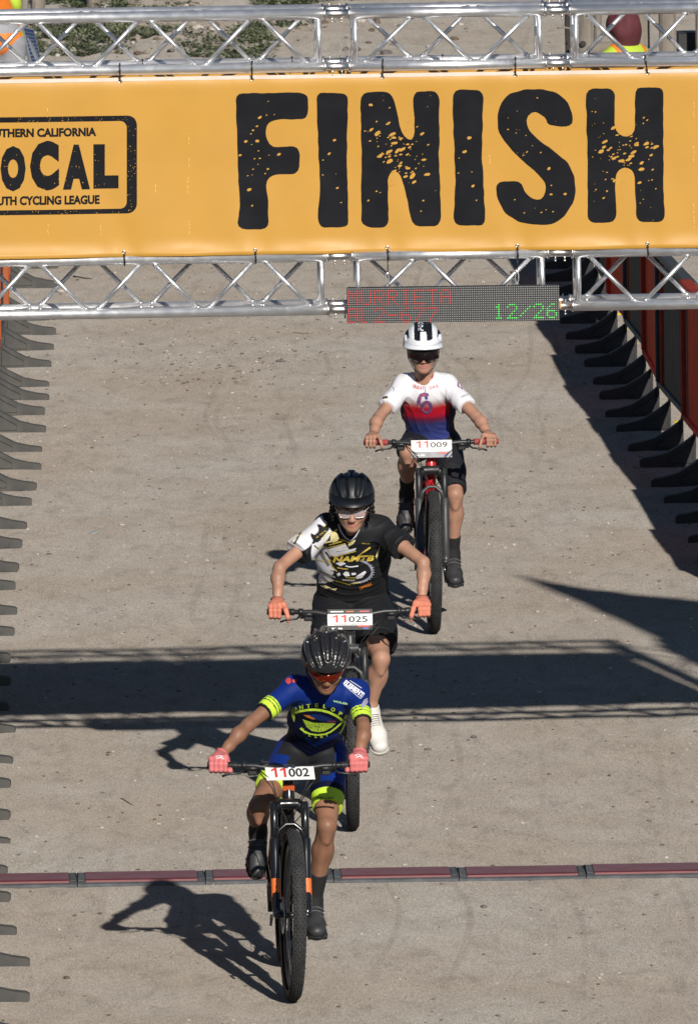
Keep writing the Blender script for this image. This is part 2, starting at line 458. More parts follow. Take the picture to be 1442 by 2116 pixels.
stone(59, 1216, 0.014, stone_m[0], 'small tan stone beside the left barrier feet, level with the rear tyre')
stone(138, 2021, 0.014, stone_m[3], 'small brown clod near the bottom left corner')
stone(884, 1549, 0.014, stone_m[2], 'small dark stone right of the white shoe')
stone(978, 1523, 0.016, stone_m[2], 'small grey stone just below the gate shadow, right of the riders', 0.45, 1.4)
stone(580, 746, 0.022, stone_m[2], 'dark grey stone at the right end of the gravel patch', 0.5, 1.3)
stone(1000, 1878, 0.014, stone_m[2], 'small grey stone below the timing mats, right of the front rider')
stone(512, 1207, 0.014, stone_m[1], 'small pale stone left of the middle rider elbow')
def twig(pts, label, r=0.0022):
    g = [onground(*p) for p in pts]; c = g[0]
    mb = MB(); mb.tube([(q.x-c.x, q.y-c.y, gh(q.x, q.y)+r) for q in g], [r*1.2]+[r]*(len(g)-2)+[r*0.5], 5)
    put(mb.build('twig', mat('twig_bark', (0.10, 0.075, 0.055), 0.9), None, (c.x, c.y, 0)), label, 'twig', 'dry twigs on the dirt')
twig([(250, 1652), (262, 1657), (275, 1664)], 'short bent dry twig on the dirt above the left timing mats')
twig([(605, 687), (628, 689), (648, 687)], 'thin straight dry twig on the dirt left of the display board')
twig([(152, 571), (172, 575), (190, 576)], 'dark crooked twig behind the lower truss on the left', 0.005)
# ================================================================== FINISH GATE
GA = R_(2.2)
EX = Vector((math.cos(GA), math.sin(GA), 0)); EY = Vector((-math.sin(GA), math.cos(GA), 0)); G0 = Vector((0, 0, 0))
def gl(px, py, off=0.0):
    p = onplane(px, py, G0+EY*off, EY)-G0
    return Vector((p.dot(EX), p.dot(EY), p.z))
alu = mat('truss_aluminium', (0.93, 0.935, 0.95), 0.40, 0.86, var=0.06, vscale=14, bump=0.05, bscale=180, rvar=0.08)
alu_b = mat('brace_aluminium', (0.88, 0.89, 0.915), 0.37, 0.90, var=0.10, vscale=20, rvar=0.10)
chrome = mat('coupler_steel', (0.86, 0.83, 0.81), 0.36, 1.0, var=0.15, vscale=60)
black_p = mat('black_plastic', (0.016, 0.016, 0.018), 0.5, var=0.2, vscale=20)
TR = 0.0248; DEP = 0.24
z_ut = gl(697, 27).z; z_ub = gl(697, 136.5).z; z_lt = gl(697, 528.5).z; z_lb = gl(697, 639).z
gate = empty('finish_gate', G0, GA, 'aluminium box truss finish gate spanning the dirt course', 'gate')
XC1 = gl(696, 80).x; XC2 = gl(1152, 80).x; XL = -4.05; XR = 3.42
def bar_between(a, b, r, name, m, parent, n=10):
    mb = MB(); mb.tube([a, b], r, n); return mb.build(name, m, parent)
def coupler(parent, x, y, z):
    mb = MB(); mb.lathe([(TR+0.0006, -0.060), (TR+0.0032, -0.058), (TR+0.0032, -0.051), (0.0205, -0.048), (0.0195, -0.012), (0.0188, 0), (0.0195, 0.012), (0.0205, 0.048), (TR+0.0032, 0.051), (TR+0.0032, 0.058), (TR+0.0006, 0.060)], (x, y, z), (1, 0, 0), 20)
    for s in (-1, 1):
        mb.tube([(x+s*0.021, y, z-0.012), (x+s*0.021, y-0.004, z-0.034)], 0.0042, 6)
        mb.sphere((x+s*0.021, y-0.004, z-0.036), 0.0058, 6, 4)
        mb.tube([(x+s*0.021, y, z+0.018), (x+s*0.021+s*0.004, y, z+0.032)], [0.003, 0.0012], 5)
    mb.build('coupler', chrome, parent)
def section(x0, x1, zt, zb, nodes_f, phase_top, cl, cr):
    """one welded length of truss; nodes_f: x of front-face zigzag, alternating, phase_top says whether the first is up"""
    for xe in (x0+(0.082 if cl else 0.03), x1-(0.082 if cr else 0.03)):
        sec = MB()
        for yy in (0, DEP): sec.tube([(xe, yy, zb), (xe, yy, zt)], 0.0125, 12)
        for zz in (zt, zb): sec.tube([(xe, 0, zz), (xe, DEP, zz)], 0.0100, 8)
        sec.build('end_frame', alu_b, gate)
    a0 = x0+(0.055 if cl else 0); a1 = x1-(0.055 if cr else 0); ch = {}
    for yy in (0, DEP):
        for zz in (zt, zb): ch[(yy, zz)] = bar_between((a0, yy, zz), (a1, yy, zz), TR, 'chord', alu, gate, 24)
    own = (ch[(0, zt)], ch[(DEP, zb)], ch[(DEP, zt)], ch[(0, zb)])
    for face in range(4):
        for i in range(len(nodes_f)-1):
            xa, xb = nodes_f[i], nodes_f[i+1]; up = (i % 2 == 0) == phase_top
            g = 0.026; xa2 = xa+g; xb2 = xb-g
            h = 0.018
            if face == 0: A = (xa2, 0, zt-h if up else zb+h); B = (xb2, 0, zb+h if up else zt-h)
            elif face == 1: A = (xa2, DEP, zb+h if up else zt-h); B = (xb2, DEP, zt-h if up else zb+h)
            elif face == 2: A = (xa2, h if up else DEP-h, zt); B = (xb2, DEP-h if up else h, zt)
            else: A = (xa2, DEP-h if up else h, zb); B = (xb2, h if up else DEP-h, zb)
            mb = MB(); mb.tube([A, B], 0.0105, 10)
            d = (Vector(B)-Vector(A)).normalized()
            for E, s in ((A, 1), (B, -1)):       # weld beads
                E = Vector(E); mb.tube([E-d*s*0.006, E+d*s*0.010], [0.0160, 0.0112], 8)
            mb.build('brace', alu_b, own[face])
# node positions read along the front faces
def nx_(px): return gl(px, 80).x
left_nodes = [nx_(645)-0.2525*k for k in range(0, 14)][::-1]
left_nodes = [x for x in left_nodes if x > XL+0.28]
mid_nodes = [nx_(741), nx_(864), nx_(983), nx_(1104)]
right_nodes = [nx_(1201)+0.2525*k for k in range(0, 9)]
right_nodes = [x for x in right_nodes if x < XR-0.25]
for zt, zb in ((z_ut, z_ub), (z_lt, z_lb)):
    section(XL+0.14, XC1, zt, zb, left_nodes, (len(left_nodes) % 2 == 0), False, True)
    section(XC1, XC2, zt, zb, mid_nodes, False, True, True)
    section(XC2, XR-0.14, zt, zb, right_nodes, True, True, False)
    for x in (XC1, XC2):
        for yy in (0, DEP):
            for zz in (zt, zb): coupler(gate, x, yy, zz)
# uprights at both ends, outside the picture
for xt in (XL, XR):
    mb = MB()
    for dx in (-0.12, 0.12):
        for yy in (0, DEP): mb.tube([(xt+dx, yy, 0.02), (xt+dx, yy, z_ut+0.03)], TR, 14)
    k = 0; z = 0.1
    while z < z_ut-0.25:
        s = 1 if k % 2 else -1
        for yy in (0, DEP): mb.tube([(xt-0.12*s, yy, z), (xt+0.12*s, yy, z+0.25)], 0.0098, 8)
        for dx in (-0.12, 0.12): mb.tube([(xt+dx, DEP/2-DEP/2*s, z), (xt+dx, DEP/2+DEP/2*s, z+0.25)], 0.0098, 8)
        z += 0.25; k += 1
    mb.box((xt, DEP/2, 0.012), (0.8, 0.8, 0.02), None, 0.004)
    mb.build('upright', alu, gate)

# ---- banner
XB0, XB1 = -3.72, 3.20
zb_t = gl(697, 152.5).z; zb_b = gl(697, 522).z
TIE_T = [gl(x, 150).x for x in (247, 520, 790, 1064, 1332)]; TIE_B = [gl(x, 515).x for x in (256, 527, 800, 1068, 1337)]
def banner_y(x, z):
    t = (z-zb_b)/(zb_t-zb_b)
    y = -0.012+0.006*math.sin(2.1*x+1.0+1.5*t)+0.004*math.sin(5.3*x-2*t+0.5)+0.0015*math.sin(17*x+4*t)
    edge = max(0.0, 1-t/0.10); top = max(0.0, 1-(1-t)/0.06)
    d = 1.0
    for tx in TIE_B: d = min(d, abs(x-tx)/0.30)
    y -= 0.022*edge**2*(0.35+0.65*min(1, d))
    for tx in TIE_B: y += 0.007*math.exp(-((x-tx)/(0.05+0.30*t))**2)*math.exp(-t/0.16)*math.sin(30*(x-tx)+9*t)
    for tx in TIE_T: y += 0.004*math.exp(-((x-tx)/(0.04+0.35*(1-t)))**2)*math.exp(-(1-t)/0.14)
    y += 0.010*top**2
    y += 0.006*math.exp(-((t-0.5)/0.35)**2)
    return y
banner_m = mat('banner_vinyl', (0.525, 0.284, 0.052), 0.42, var=0.04, vscale=5, bump=0.03, bscale=300, spec=0.25, rvar=0.05)
ink = mat('banner_ink', (0.011, 0.012, 0.015), 0.6, var=0.25, vscale=9, bump=0.03, bscale=300, spec=0.08)
hem_m = mat('banner_hem', (0.62, 0.50, 0.42), 0.6, var=0.1, vscale=20)
banner = empty('banner', G0, GA, 'long orange vinyl banner with black FINISH lettering tied to the front of the gate', 'banner')
nxb, nzb = 300, 44
VX = np.linspace(XB0, XB1, nxb); VZ = np.linspace(zb_b, zb_t, nzb)
V = [(x, banner_y(x, z), z) for x in VX for z in VZ]
ii = np.arange(nxb*nzb).reshape(nxb, nzb)
Fq = np.stack([ii[:-1, :-1], ii[1:, :-1], ii[1:, 1:], ii[:-1, 1:]], -1).reshape(-1, 4)
sheet = link('vinyl_sheet', np_mesh('vinyl_sheet', V, Fq), banner_m, banner)
sm = sheet.modifiers.new('thickness', 'SOLIDIFY'); sm.thickness = 0.0008; sm.offset = 1
mb = MB(); vs = []
for x in VX: vs += [(x, banner_y(x, zb_t-0.016)-0.0022, zb_t-0.016), (x, banner_y(x, zb_t)-0.002, zb_t+0.001)]
mb.add(vs, [(2*i, 2*i+2, 2*i+3, 2*i+1) for i in range(nxb-1)], True); mb.build('hem', hem_m, banner)
def on_banner(VF, lift, name, m, L=0.05):
    """photo-pixel outline -> print on the banner surface"""
    V, F = VF
    q = [gl(p[0], p[1], -0.012) for p in V]
    VF2 = refine((np.array([(a.x, a.z) for a in q]), F), L)
    me = np_mesh(name, [(x, banner_y(x, z)-lift, z) for x, z in VF2[0]], VF2[1], True)
    return link(name, me, m, banner)
Z1 = lambda L: [(x/2, y/2) for x, y in L]
Z2 = lambda L: [(721+x/2, y/2) for x, y in L]
rng = random.Random(4)
letF = Z1([(975, 400), (990, 385), (1240, 380), (1272, 392), (1275, 470), (1262, 492), (1150, 492), (1112, 503), (1097, 530), (1099, 560), (1110, 592), (1132, 609), (1200, 603), (1230, 608), (1240, 640), (1237, 705), (1220, 718), (1140, 720), (1112, 730), (1100, 762), (1105, 800), (1110, 930), (1095, 945), (1000, 948), (980, 935), (990, 860), (982, 650)])
letI = Z1([(1308, 392), (1322, 380), (1425, 382), (1437, 395), (1435, 560), (1432, 640), (1436, 740), (1440, 925), (1430, 938), (1325, 938), (1313, 920), (1322, 770), (1318, 640), (1310, 500)])
letN = Z2([(48, 400), (60, 378), (155, 376), (180, 395), (195, 450), (210, 520), (225, 560), (245, 578), (262, 578), (272, 545), (266, 400), (280, 375), (355, 375), (375, 395), (372, 640), (378, 800), (382, 910), (370, 935), (275, 935), (258, 915), (245, 840), (225, 760), (208, 715), (185, 700), (168, 712), (160, 745), (165, 920), (155, 940), (75, 940), (52, 925), (52, 640)])
letI2 = Z2([(428, 390), (440, 370), (540, 370), (556, 385), (552, 520), (548, 640), (555, 700), (562, 915), (550, 932), (445, 930), (432, 915), (440, 760), (436, 640), (430, 500)])
letS = Z2([(612, 470), (630, 420), (665, 385), (720, 368), (800, 366), (860, 380), (905, 420), (925, 480), (922, 510), (895, 524), (815, 512), (820, 490), (770, 458), (735, 475), (730, 500), (745, 540), (790, 582), (850, 622), (905, 672), (930, 720), (936, 790), (925, 840), (890, 895), (840, 925), (770, 928), (700, 915), (645, 880), (612, 820), (605, 762), (620, 750), (700, 748), (715, 760), (725, 790), (755, 820), (795, 826), (815, 790), (812, 755), (790, 725), (740, 680), (690, 640), (640, 580), (615, 530)])
letH = Z2([(978, 385), (990, 362), (1080, 362), (1097, 375), (1097, 460), (1098, 520), (1115, 555), (1150, 566), (1175, 555), (1183, 520), (1180, 380), (1190, 358), (1285, 358), (1300, 370), (1298, 560), (1300, 760), (1303, 905), (1290, 915), (1200, 918), (1188, 900), (1182, 730), (1170, 698), (1140, 688), (1112, 700), (1100, 735), (1105, 900), (1090, 918), (1000, 920), (985, 905), (985, 640), (980, 460)])
for L_ in (letF, letI, letN, letI2, letS, letH):
    on_banner(poly_shape(rough_poly(L_, 7, 1.3, rng)), 0.0016, 'letter', ink)
# chips where the orange shows through the worn lettering
chips = []
def chip(cx, cy, a, b, an):
    n = 7; chips.append(poly_shape([(cx+a*math.cos(t)*math.cos(an)-b*math.sin(t)*math.sin(an)+rng.uniform(-.25, .25)*b, cy+a*math.cos(t)*math.sin(an)+b*math.sin(t)*math.cos(an)+rng.uniform(-.25, .25)*b) for t in [2*math.pi*k/n for k in range(n)]]))
for x, y, s in ((1074, 484, 9), (1062, 520, 6), (1046, 537, 6), (1037, 552, 4), (1016, 584, 9), (1063, 582, 9), (1068, 622, 4), (993, 640, 7), (1074, 653, 5), (1052, 655, 4), (1153, 637, 9), (1066, 678, 3), (1046, 698, 4), (1107, 697, 6), (1096, 716, 4), (1024, 725, 4), (1042, 722, 3), (1030, 783, 10), (1042, 849, 5), (1102, 474, 4), (1108, 418, 3), (1134, 472, 3), (1382, 578, 8), (1360, 635, 8), (1335, 660, 4), (1334, 722, 4), (1394, 776, 6), (1410, 836, 4), (1388, 718, 2), (1112, 640, 3), (1040, 596, 3)):
    chip(x/2, y/2, s/2, s/3.4, -0.4+rng.uniform(-.3, .3))
for x, y, s in ((90, 432, 9), (168, 444, 4), (66, 540, 4), (498, 568, 10), (478, 626, 10), (455, 652, 3), (452, 714, 4), (508, 709, 3), (512, 767, 8), (527, 827, 4), (657, 533, 4), (778, 402, 4), (731, 558, 3), (757, 600, 3), (735, 626, 5), (792, 628, 4), (825, 695, 8), (836, 764, 4), (835, 801, 7), (893, 800, 8), (685, 824, 4), (724, 878, 4), (794, 876, 4), (814, 865, 3), (843, 873, 4), (690, 548, 3), (720, 640, 4), (1200, 753, 9), (1238, 744, 3), (1252, 742, 4), (1268, 778, 4), (1216, 822, 3), (1203, 838, 3), (1052, 817, 6), (1066, 788, 5), (1020, 782, 4), (1060, 740, 4), (1006, 646, 3), (1232, 494, 5), (1216, 508, 4), (1004, 458, 3), (1018, 460, 4), (1095, 745, 8), (800, 575, 7), (80, 828, 5), (114, 790, 5), (298, 872, 4), (308, 828, 5)):
    chip(721+x/2, y/2, s/2, s/3.2, -0.4+rng.uniform(-.4, .4))
for k in range(92):       # worn belt through the N
    t = rng.uniform(-1, 1); cx = 205+rng.gauss(0, 58)+t*22; cy = 640+t*110+rng.gauss(0, 34)
    if 70 < cx < 360: s = rng.choice((3, 3, 4, 5, 6, 8, 11, 15)); chip(721+cx/2, cy/2, s/2, s/4.2, -0.5+rng.uniform(-.3, .5))
for k in range(66):       # and through the H
    cx = 1140+rng.gauss(0, 62); cy = 625+rng.gauss(0, 52)
    if 1010 < cx < 1270: s = rng.choice((3, 3, 4, 5, 6, 8, 11, 14)); chip(721+cx/2, cy/2, s/2, s/4.2, -0.4+rng.uniform(-.4, .4))
for k in range(46):
    cx = rng.choice((rng.uniform(70, 360), rng.uniform(620, 920), rng.uniform(990, 1290))); cy = rng.uniform(390, 920)
    chip(721+cx/2, cy/2, rng.uniform(0.5, 1.1), rng.uniform(0.4, 0.8), 0)
# league emblem, its left part beyond the picture
def rrect(x0, x1, y0, y1, r, n=6):
    P = []
    for cx, cy, a0 in ((x1-r, y1-r, 0), (x0+r, y1-r, 90), (x0+r, y0+r, 180), (x1-r, y0+r, 270)):
        for k in range(n+1):
            a = R_(a0+90*k/n); P.append((cx+r*math.cos(a), cy+r*math.sin(a)))
    return P
def tilt(V, x0=140.0, k=-0.0135): V = np.array(V, float); V[:, 1] += (V[:, 0]-x0)*k; return V
out = rrect(-118, 283, 239.5, 442, 20); inn = rrect(-98, 262, 250.5, 432, 14)
n = len(out); fr = (tilt(np.array(out+inn)), [(i, (i+1) % n, n+(i+1) % n, n+i) for i in range(n)])
on_banner(fr, 0.0016, 'emblem_frame', ink)
def btext(t, x0, x1, y0, y1, bold, name): 
    v, f = fit(text_shape(t, bold), x0, x1, y1, y0)
    on_banner((tilt(v), f), 0.0016, name, ink)
btext('SOUTHERN CALIFORNIA', -40, 199, 263, 281.5, 0.048, 'emblem_small_line')
btext('YOUTH CYCLING LEAGUE', -37, 206, 403, 422, 0.048, 'emblem_small_line')
for ch, x0, x1, y0, y1 in (('L', -61, -12, 298, 391), ('O', 1, 53, 299, 393), ('C', 62, 122, 289, 392), ('A', 130, 186, 298, 391), ('L', 193, 245, 298, 390)):
    btext(ch, x0, x1, y0, y1, 0.080, 'emblem_letter')
for k in range(150):
    cx = rng.uniform(2, 280); cy = rng.choice((rng.uniform(295, 390), rng.uniform(295, 390), rng.uniform(240, 250), rng.uniform(433, 441)))
    if rng.random() < 0.25: cx, cy = rng.uniform(264, 281), rng.uniform(250, 430)
    chip(cx, cy+(cx-140)*-0.0135, rng.uniform(0.5, 1.3), rng.uniform(0.4, 0.9), rng.uniform(0, 3))
put(on_banner(joinshapes(chips), 0.0026, 'worn_chips', banner_m, 1.0), kind='stuff')
# faint scuffs in the vinyl
scr = []
for cx, y0, y1 in ((391, 275, 300), (390, 325, 345), (389, 365, 400), (391, 455, 480), (98, 222, 230), (99, 462, 484), (208, 465, 482), (1012, 320, 335), (1434, 210, 240), (1434, 300, 330), (1434, 420, 470), (1155, 420, 432), (322, 380, 395)):
    y = y0
    while y < y1:
        l = rng.uniform(2, 7); x = cx+rng.uniform(-1, 1); scr.append(([(x-.45, y), (x+.45, y), (x+.4, y+l), (x-.4, y+l)]))
        y += l+rng.uniform(1, 6)
put(on_banner(joinshapes([poly_shape(q) for q in scr]), 0.0013, 'scuff_marks', mat('vinyl_scuff', (0.83, 0.56, 0.22), 0.5), 1.0), kind='stuff')
# ties
tie_m = mat('zip_tie', (0.012, 0.012, 0.013), 0.4)
gro = mat('grommet_brass', (0.75, 0.68, 0.55), 0.25, 1.0)
def tie(x, z0, z1, lean):
    mb = MB(); y0 = -TR-0.004
    mb.tube([(x+0.002, y0+0.014, z1+0.004), (x, y0, z1-0.012), (x+lean*0.4, y0-0.002, (z0+z1)/2), (x+lean, banner_y(x, z0)-0.006, z0)], 0.0036, 6)
    mb.sphere((x+lean*0.3, y0-0.003, z1-0.028), 0.0055, 6, 4, (1, 1, 1.4))
    t = mb.build('cable_tie', tie_m, banner)
    g = MB(); g.lathe([(0.0045, 0), (0.0075, -0.002), (0.0095, 0)], (x+lean, banner_y(x, z0)-0.003, z0), (0, 1, 0), 12); g.build('grommet', gro, t)
for i, x in enumerate(TIE_T): tie(x, zb_t-0.016, z_ub+0.028, (0.002, 0.001, 0.0, 0.001, 0.012)[i])
for i, x in enumerate(TIE_B):
    mb = MB(); zz = zb_b+0.016
    mb.tube([(x, banner_y(x, zz)-0.004, zz), (x+0.001, -TR-0.006, z_lt+0.01), (x+0.003, -TR-0.003, z_lt-0.012), (x+0.002, 0.0, z_lt-0.028)], 0.0036, 6)
    mb.sphere((x+0.001, -0.03, zz-0.01), 0.006, 6, 4)
    t = mb.build('cable_tie', tie_m, banner)
    g = MB(); g.lathe([(0.0045, 0), (0.0075, -0.002), (0.0095, 0)], (x, banner_y(x, zz)-0.003, zz+0.004), (0, 1, 0), 12); g.build('grommet', gro, t)
for x in (gl(297, 122).x, gl(607, 117).x, gl(919, 112).x, gl(1222, 108).x):
    mb = MB(); mb.tube([(x, DEP-TR-0.003, z_ub-0.03), (x, DEP-TR-0.004, z_ub), (x, DEP-0.006, z_ub+TR+0.003), (x, DEP+TR+0.003, z_ub)], 0.0036, 6)
    mb.build('cable_tie', tie_m, banner)
# plain banner on the far side of the same truss (its shadow deepens the front one's)
mb = MB(); mb.box(((XB0+XB1)/2, DEP+0.014, (zb_t+zb_b)/2), (XB1-XB0, 0.0015, zb_t-zb_b))
rb = empty('rear_banner', G0, GA, 'second orange banner tied to the back of the gate behind the lettered one', 'banner'); mb.build('vinyl_sheet', banner_m, rb)

# ---- LED display board hanging in front of the lower truss
def lcorner(px, py): return gl(px, py, -0.075)
ca, cb, cc = lcorner(717, 594.5), lcorner(1155.5, 588.5), lcorner(718.5, 668)
ux = Vector((cb.x-ca.x, 0, cb.z-ca.z)); uz = Vector((cc.x-ca.x, 0, cc.z-ca.z))
Wd = ux.length; Hd = uz.length; ux.normalize(); uz = Vector((-ux.z, 0, ux.x))*-1
disp = empty('display_board', G0, GA, 'narrow LED dot display board showing red and green text under the gate', 'display')
cd = ca+ux*Wd/2+uz*Hd/2
rotd = Matrix((ux, Vector((0, 1, 0)), -uz)).transposed()
MB().box((cd.x, cd.y+0.022, cd.z), (Wd, 0.04, Hd), rotd, 0.003).build('case', mat('display_case', (0.02, 0.021, 0.024), 0.55, var=0.2, vscale=30), disp)
GL5 = {'M': '10001 11011 10101 10101 10001 10001 10001', 'U': '10001 10001 10001 10001 10001 10001 01110', 'R': '11110 10001 10001 11110 10100 10010 10001', 'I': '01110 00100 00100 00100 00100 00100 01110', 'E': '11111 10000 10000 11110 10000 10000 11111', 'T': '11111 00100 00100 00100 00100 00100 00100', 'A': '01110 10001 10001 11111 10001 10001 10001', 'B': '11111 10001 10001 11111 10001 10001 11110', 'L': '10000 10000 10000 10000 10000 10000 11100', '2': '01110 10001 00001 00010 00100 01000 11111', '-': '00000 00000 00000 11111 00000 00000 00000', '6': '00110 01000 10000 11110 10001 10001 01110', '7': '11111 00001 00010 00100 00100 01000 01000', '1': '00100 01100 00100 00100 00100 00100 01110', '/': '00000 00001 00010 00100 01000 10000 00000'}
NC, NR = 96, 16
state = {}
def led_text(t, c0, r0, col):
    for k, ch in enumerate(t):
        for r, row in enumerate(GL5[ch].split()):
            for c, bit in enumerate(row):
                if bit == '1': state[(c0+6*k+c, r0+r)] = col
led_text('MURRIETA', 0, 1, 'r'); led_text('BL2-677', 0, 9, 'r'); led_text('12/26', 66, 8, 'g')
pc = Wd/NC; pr = Hd/NR; dots = {'r': MB(), 'g': MB(), 'o': MB()}
for c in range(NC):
    for r in range(NR):
        q = ca+ux*(c+0.5)*pc+uz*(r+0.5)*pr; rad = 0.0026; k = state.get((c, r), 'o')
        if k != 'o': rad = 0.0034
        vs = [(q.x+rad*math.cos(a), ca.y-0.0006, q.z+rad*math.sin(a)) for a in [math.pi/3*j for j in range(6)]]
        vs.append((q.x, ca.y-0.0022, q.z))
        dots[k].add(vs, [(j, (j+1) % 6, 6) for j in range(6)])
put(dots['o'].build('unlit_dots', mat('led_off', (0.42, 0.43, 0.42), 0.4), disp), kind='stuff')
put(dots['r'].build('red_dots', mat('led_red', (0.5, 0.08, 0.07), 0.4, emit=(1.0, 0.10, 0.08, 0.52)), disp), kind='stuff')
put(dots['g'].build('green_dots', mat('led_green', (0.1, 0.5, 0.1), 0.4, emit=(0.10, 1.0, 0.14, 0.85)), disp), kind='stuff')
for px in (800, 1068):
    p = gl(px, 575, -0.05); mb = MB()
    mb.tube([(p.x+0.002, -TR-0.008, z_lt-0.01), (p.x+0.004, -0.035, (z_lt+ca.z)/2+0.03), (p.x+0.002, -0.045, ca.z+0.06)], 0.0028, 6)
    mb.build('hanging_strap', tie_m, disp)
    m2 = MB(); ring = [(p.x+0.007*math.cos(a), -0.05, ca.z+0.032+0.032*math.sin(a)) for a in [2*math.pi*k/14 for k in range(14)]]
    m2.tube(ring, 0.0030, 6, closed=True); m2.build('carabiner', chrome, disp)
pcn = lcorner(1157.5, 630); MB().box((pcn.x, -0.05, pcn.z), (0.012, 0.03, 0.034), None, 0.002).build('end_plug', mat('plug_orange', (0.55, 0.30, 0.12), 0.6), disp)

# ---- dark feather flag lashed to the right upright, outside the picture; its shadow lies on the course
flag = empty('feather_flag', G0+EX*XR, GA, 'dark feather flag on the right upright of the gate, casting the blade shaped shadow', 'flag')
mb = MB(); mb.tube([(0.17, 0.12, 0.0), (0.17, 0.12, 4.6), (0.172, 0.12, 5.42)], [0.014, 0.012, 0.006], 8); mb.build('pole', black_p, flag)
sail = [(0.175, 5.42), (0.22, 5.30), (0.30, 5.16), (0.40, 5.03), (0.52, 4.93), (0.68, 4.82), (0.84, 4.72), (0.95, 4.55), (1.0, 4.2), (1.0, 2.2), (0.6, 1.7), (0.185, 1.6)]
mb = MB(); mb.prism(sail, lambda p: (p[0], 0.119+0.02*math.sin(p[1]*3), p[1]), lambda p: (p[0], 0.121+0.02*math.sin(p[1]*3), p[1])); mb.build('sail', mat('flag_cloth', (0.03, 0.03, 0.035), 0.8), flag)

# ================================================================== TIMING MATS
mat_red = mat('mat_red', (0.185, 0.070, 0.080), 0.62, var=0.35, vscale=9, color2=(0.20, 0.105, 0.12), bump=0.2, bscale=150)
mat_red2 = mat('mat_red_ridge', (0.16, 0.024, 0.027), 0.55, var=0.3, vscale=12)
mat_gry = mat('mat_rubber', (0.095, 0.10, 0.108), 0.8, var=0.35, vscale=16, bump=0.25, bscale=120)
mj = [-104, 160, 425, 690, 949, 1212, 1476]
ORD = ['first', 'second', 'third', 'fourth', 'fifth', 'sixth', 'seventh', 'eighth', 'ninth', 'tenth', 'eleventh', 'twelfth', 'thirteenth', 'fourteenth', 'fifteenth', 'sixteenth', 'seventeenth', 'eighteenth', 'nineteenth', 'twentieth']
mat_where = ['red timing mat segment at the left edge of the photo', 'red timing mat segment under the head of the front shadow', 'red timing mat segment behind the front rider', 'red timing mat segment just right of the front rider', 'red timing mat segment second from the right edge', 'red timing mat segment at the right edge of the photo']
for k in range(6):
    ya = 1838-(mj[k])*0.0165; yb_ = 1838-(mj[k+1])*0.0165
    a = onground(mj[k], ya); b = onground(mj[k+1], yb_); d = (b-a); Ls = d.length; c = (a+b)/2
    o = empty('timing_mat', (c.x, c.y, gh(c.x, c.y)), math.atan2(d.y, d.x), mat_where[k], 'timing mat', 'timing mat segments laid across the finish')
    W_ = 0.43; h = 0.020; Lm = Ls-0.004
    prof = [(0.0, 0.0), (0.004, 0.012), (0.028, h-0.003), (0.04, h), (W_-0.10, h), (W_, 0.0)]
    def strip(x0, x1, pr, m, nm):
        mb = MB(); vs = [(x0, y, z) for y, z in pr]+[(x1, y, z) for y, z in pr]; n = len(pr)
        mb.add(vs, [(i, i+n, i+1+n, i+1) for i in range(n-1)]+[tuple(range(n)), tuple(range(2*n-1, n-1, -1))]); return mb.build(nm, m, o)
    strip(-Lm/2, Lm/2, prof, mat_gry, 'base')
    e = 0.036
    strip(-Lm/2+e, Lm/2-e, [(0.028, h-0.006), (0.031, h+0.005), (0.068, h+0.007), (0.072, h-0.006)], mat_red2, 'front_ridge')
    strip(-Lm/2+e, Lm/2-e, [(0.072, h-0.006), (0.074, h+0.0035), (W_-0.12, h+0.0055), (W_-0.006, 0.006)], mat_red, 'top_panel')
    for s in (-1, 1):
        mb = MB(); mb.box((s*(Lm/2-0.017), W_*0.42, h+0.0005), (0.026, W_*0.55, 0.006), None, 0.002)
        mb.tube([(s*(Lm/2-0.004), 0.03, h+0.003), (s*(Lm/2-0.004), W_*0.7, h+0.003)], 0.0025, 5); mb.build('end_clip', mat_gry, o)

# ================================================================== BARRIERS
foot_g = mat('barrier_foot', (0.052, 0.055, 0.057), 0.75, var=0.35, vscale=10, bump=0.15, bscale=90, color2=(0.098, 0.094, 0.086), spec=0.25)
foot_k = mat('barrier_foot_black', (0.020, 0.020, 0.022), 0.65, var=0.3, vscale=10, bump=0.15, bscale=90)
pan_o = mat('barrier_orange', (0.52, 0.125, 0.035), 0.55, var=0.25, vscale=5, bump=0.05, bscale=80, lucent=0.3)
pan_r = mat('barrier_red', (0.74, 0.105, 0.038), 0.6, var=0.30, vscale=5, bump=0.05, bscale=80, color2=(0.50, 0.075, 0.035), lucent=0.55)
pan_k = mat('barrier_black', (0.035, 0.036, 0.038), 0.6, var=0.3, vscale=6, bump=0.05, bscale=80, color2=(0.055, 0.055, 0.056))
FL = 0.318
def foot_mesh(side, m):
    prof = [(0.0, 0.0), (FL-0.006, 0.0), (FL, 0.008), (FL, 0.034), (FL-0.014, 0.042), (FL-0.075, 0.050), (FL-0.15, 0.068), (FL-0.235, 0.112), (FL-0.30, 0.155), (0.0, 0.215)]
    mb = MB(); T = 0.032
    if side > 0: mb.prism(prof, lambda p: (p[0]*side, -T, p[1]), lambda p: (p[0]*side, T, p[1]))
    else:
        pr2 = [(x, z if z < 0.03 else z*1.12) for x, z in prof]
        mb.prism(pr2, lambda p: (p[0]*side, -T, p[1]), lambda p: (p[0]*side, T, p[1]))
    inner = [(0.02, 0.022), (FL-0.165, 0.022), (FL-0.165, 0.050), (FL-0.235, 0.088), (FL-0.30, 0.128), (0.02, 0.172)]
    for f in (-1, 1): mb.tube([(x*side, f*T, z) for x, z in inner], 0.0055, 5, closed=True)
    me = mb.mesh('foot'); me.materials.append(m); return me
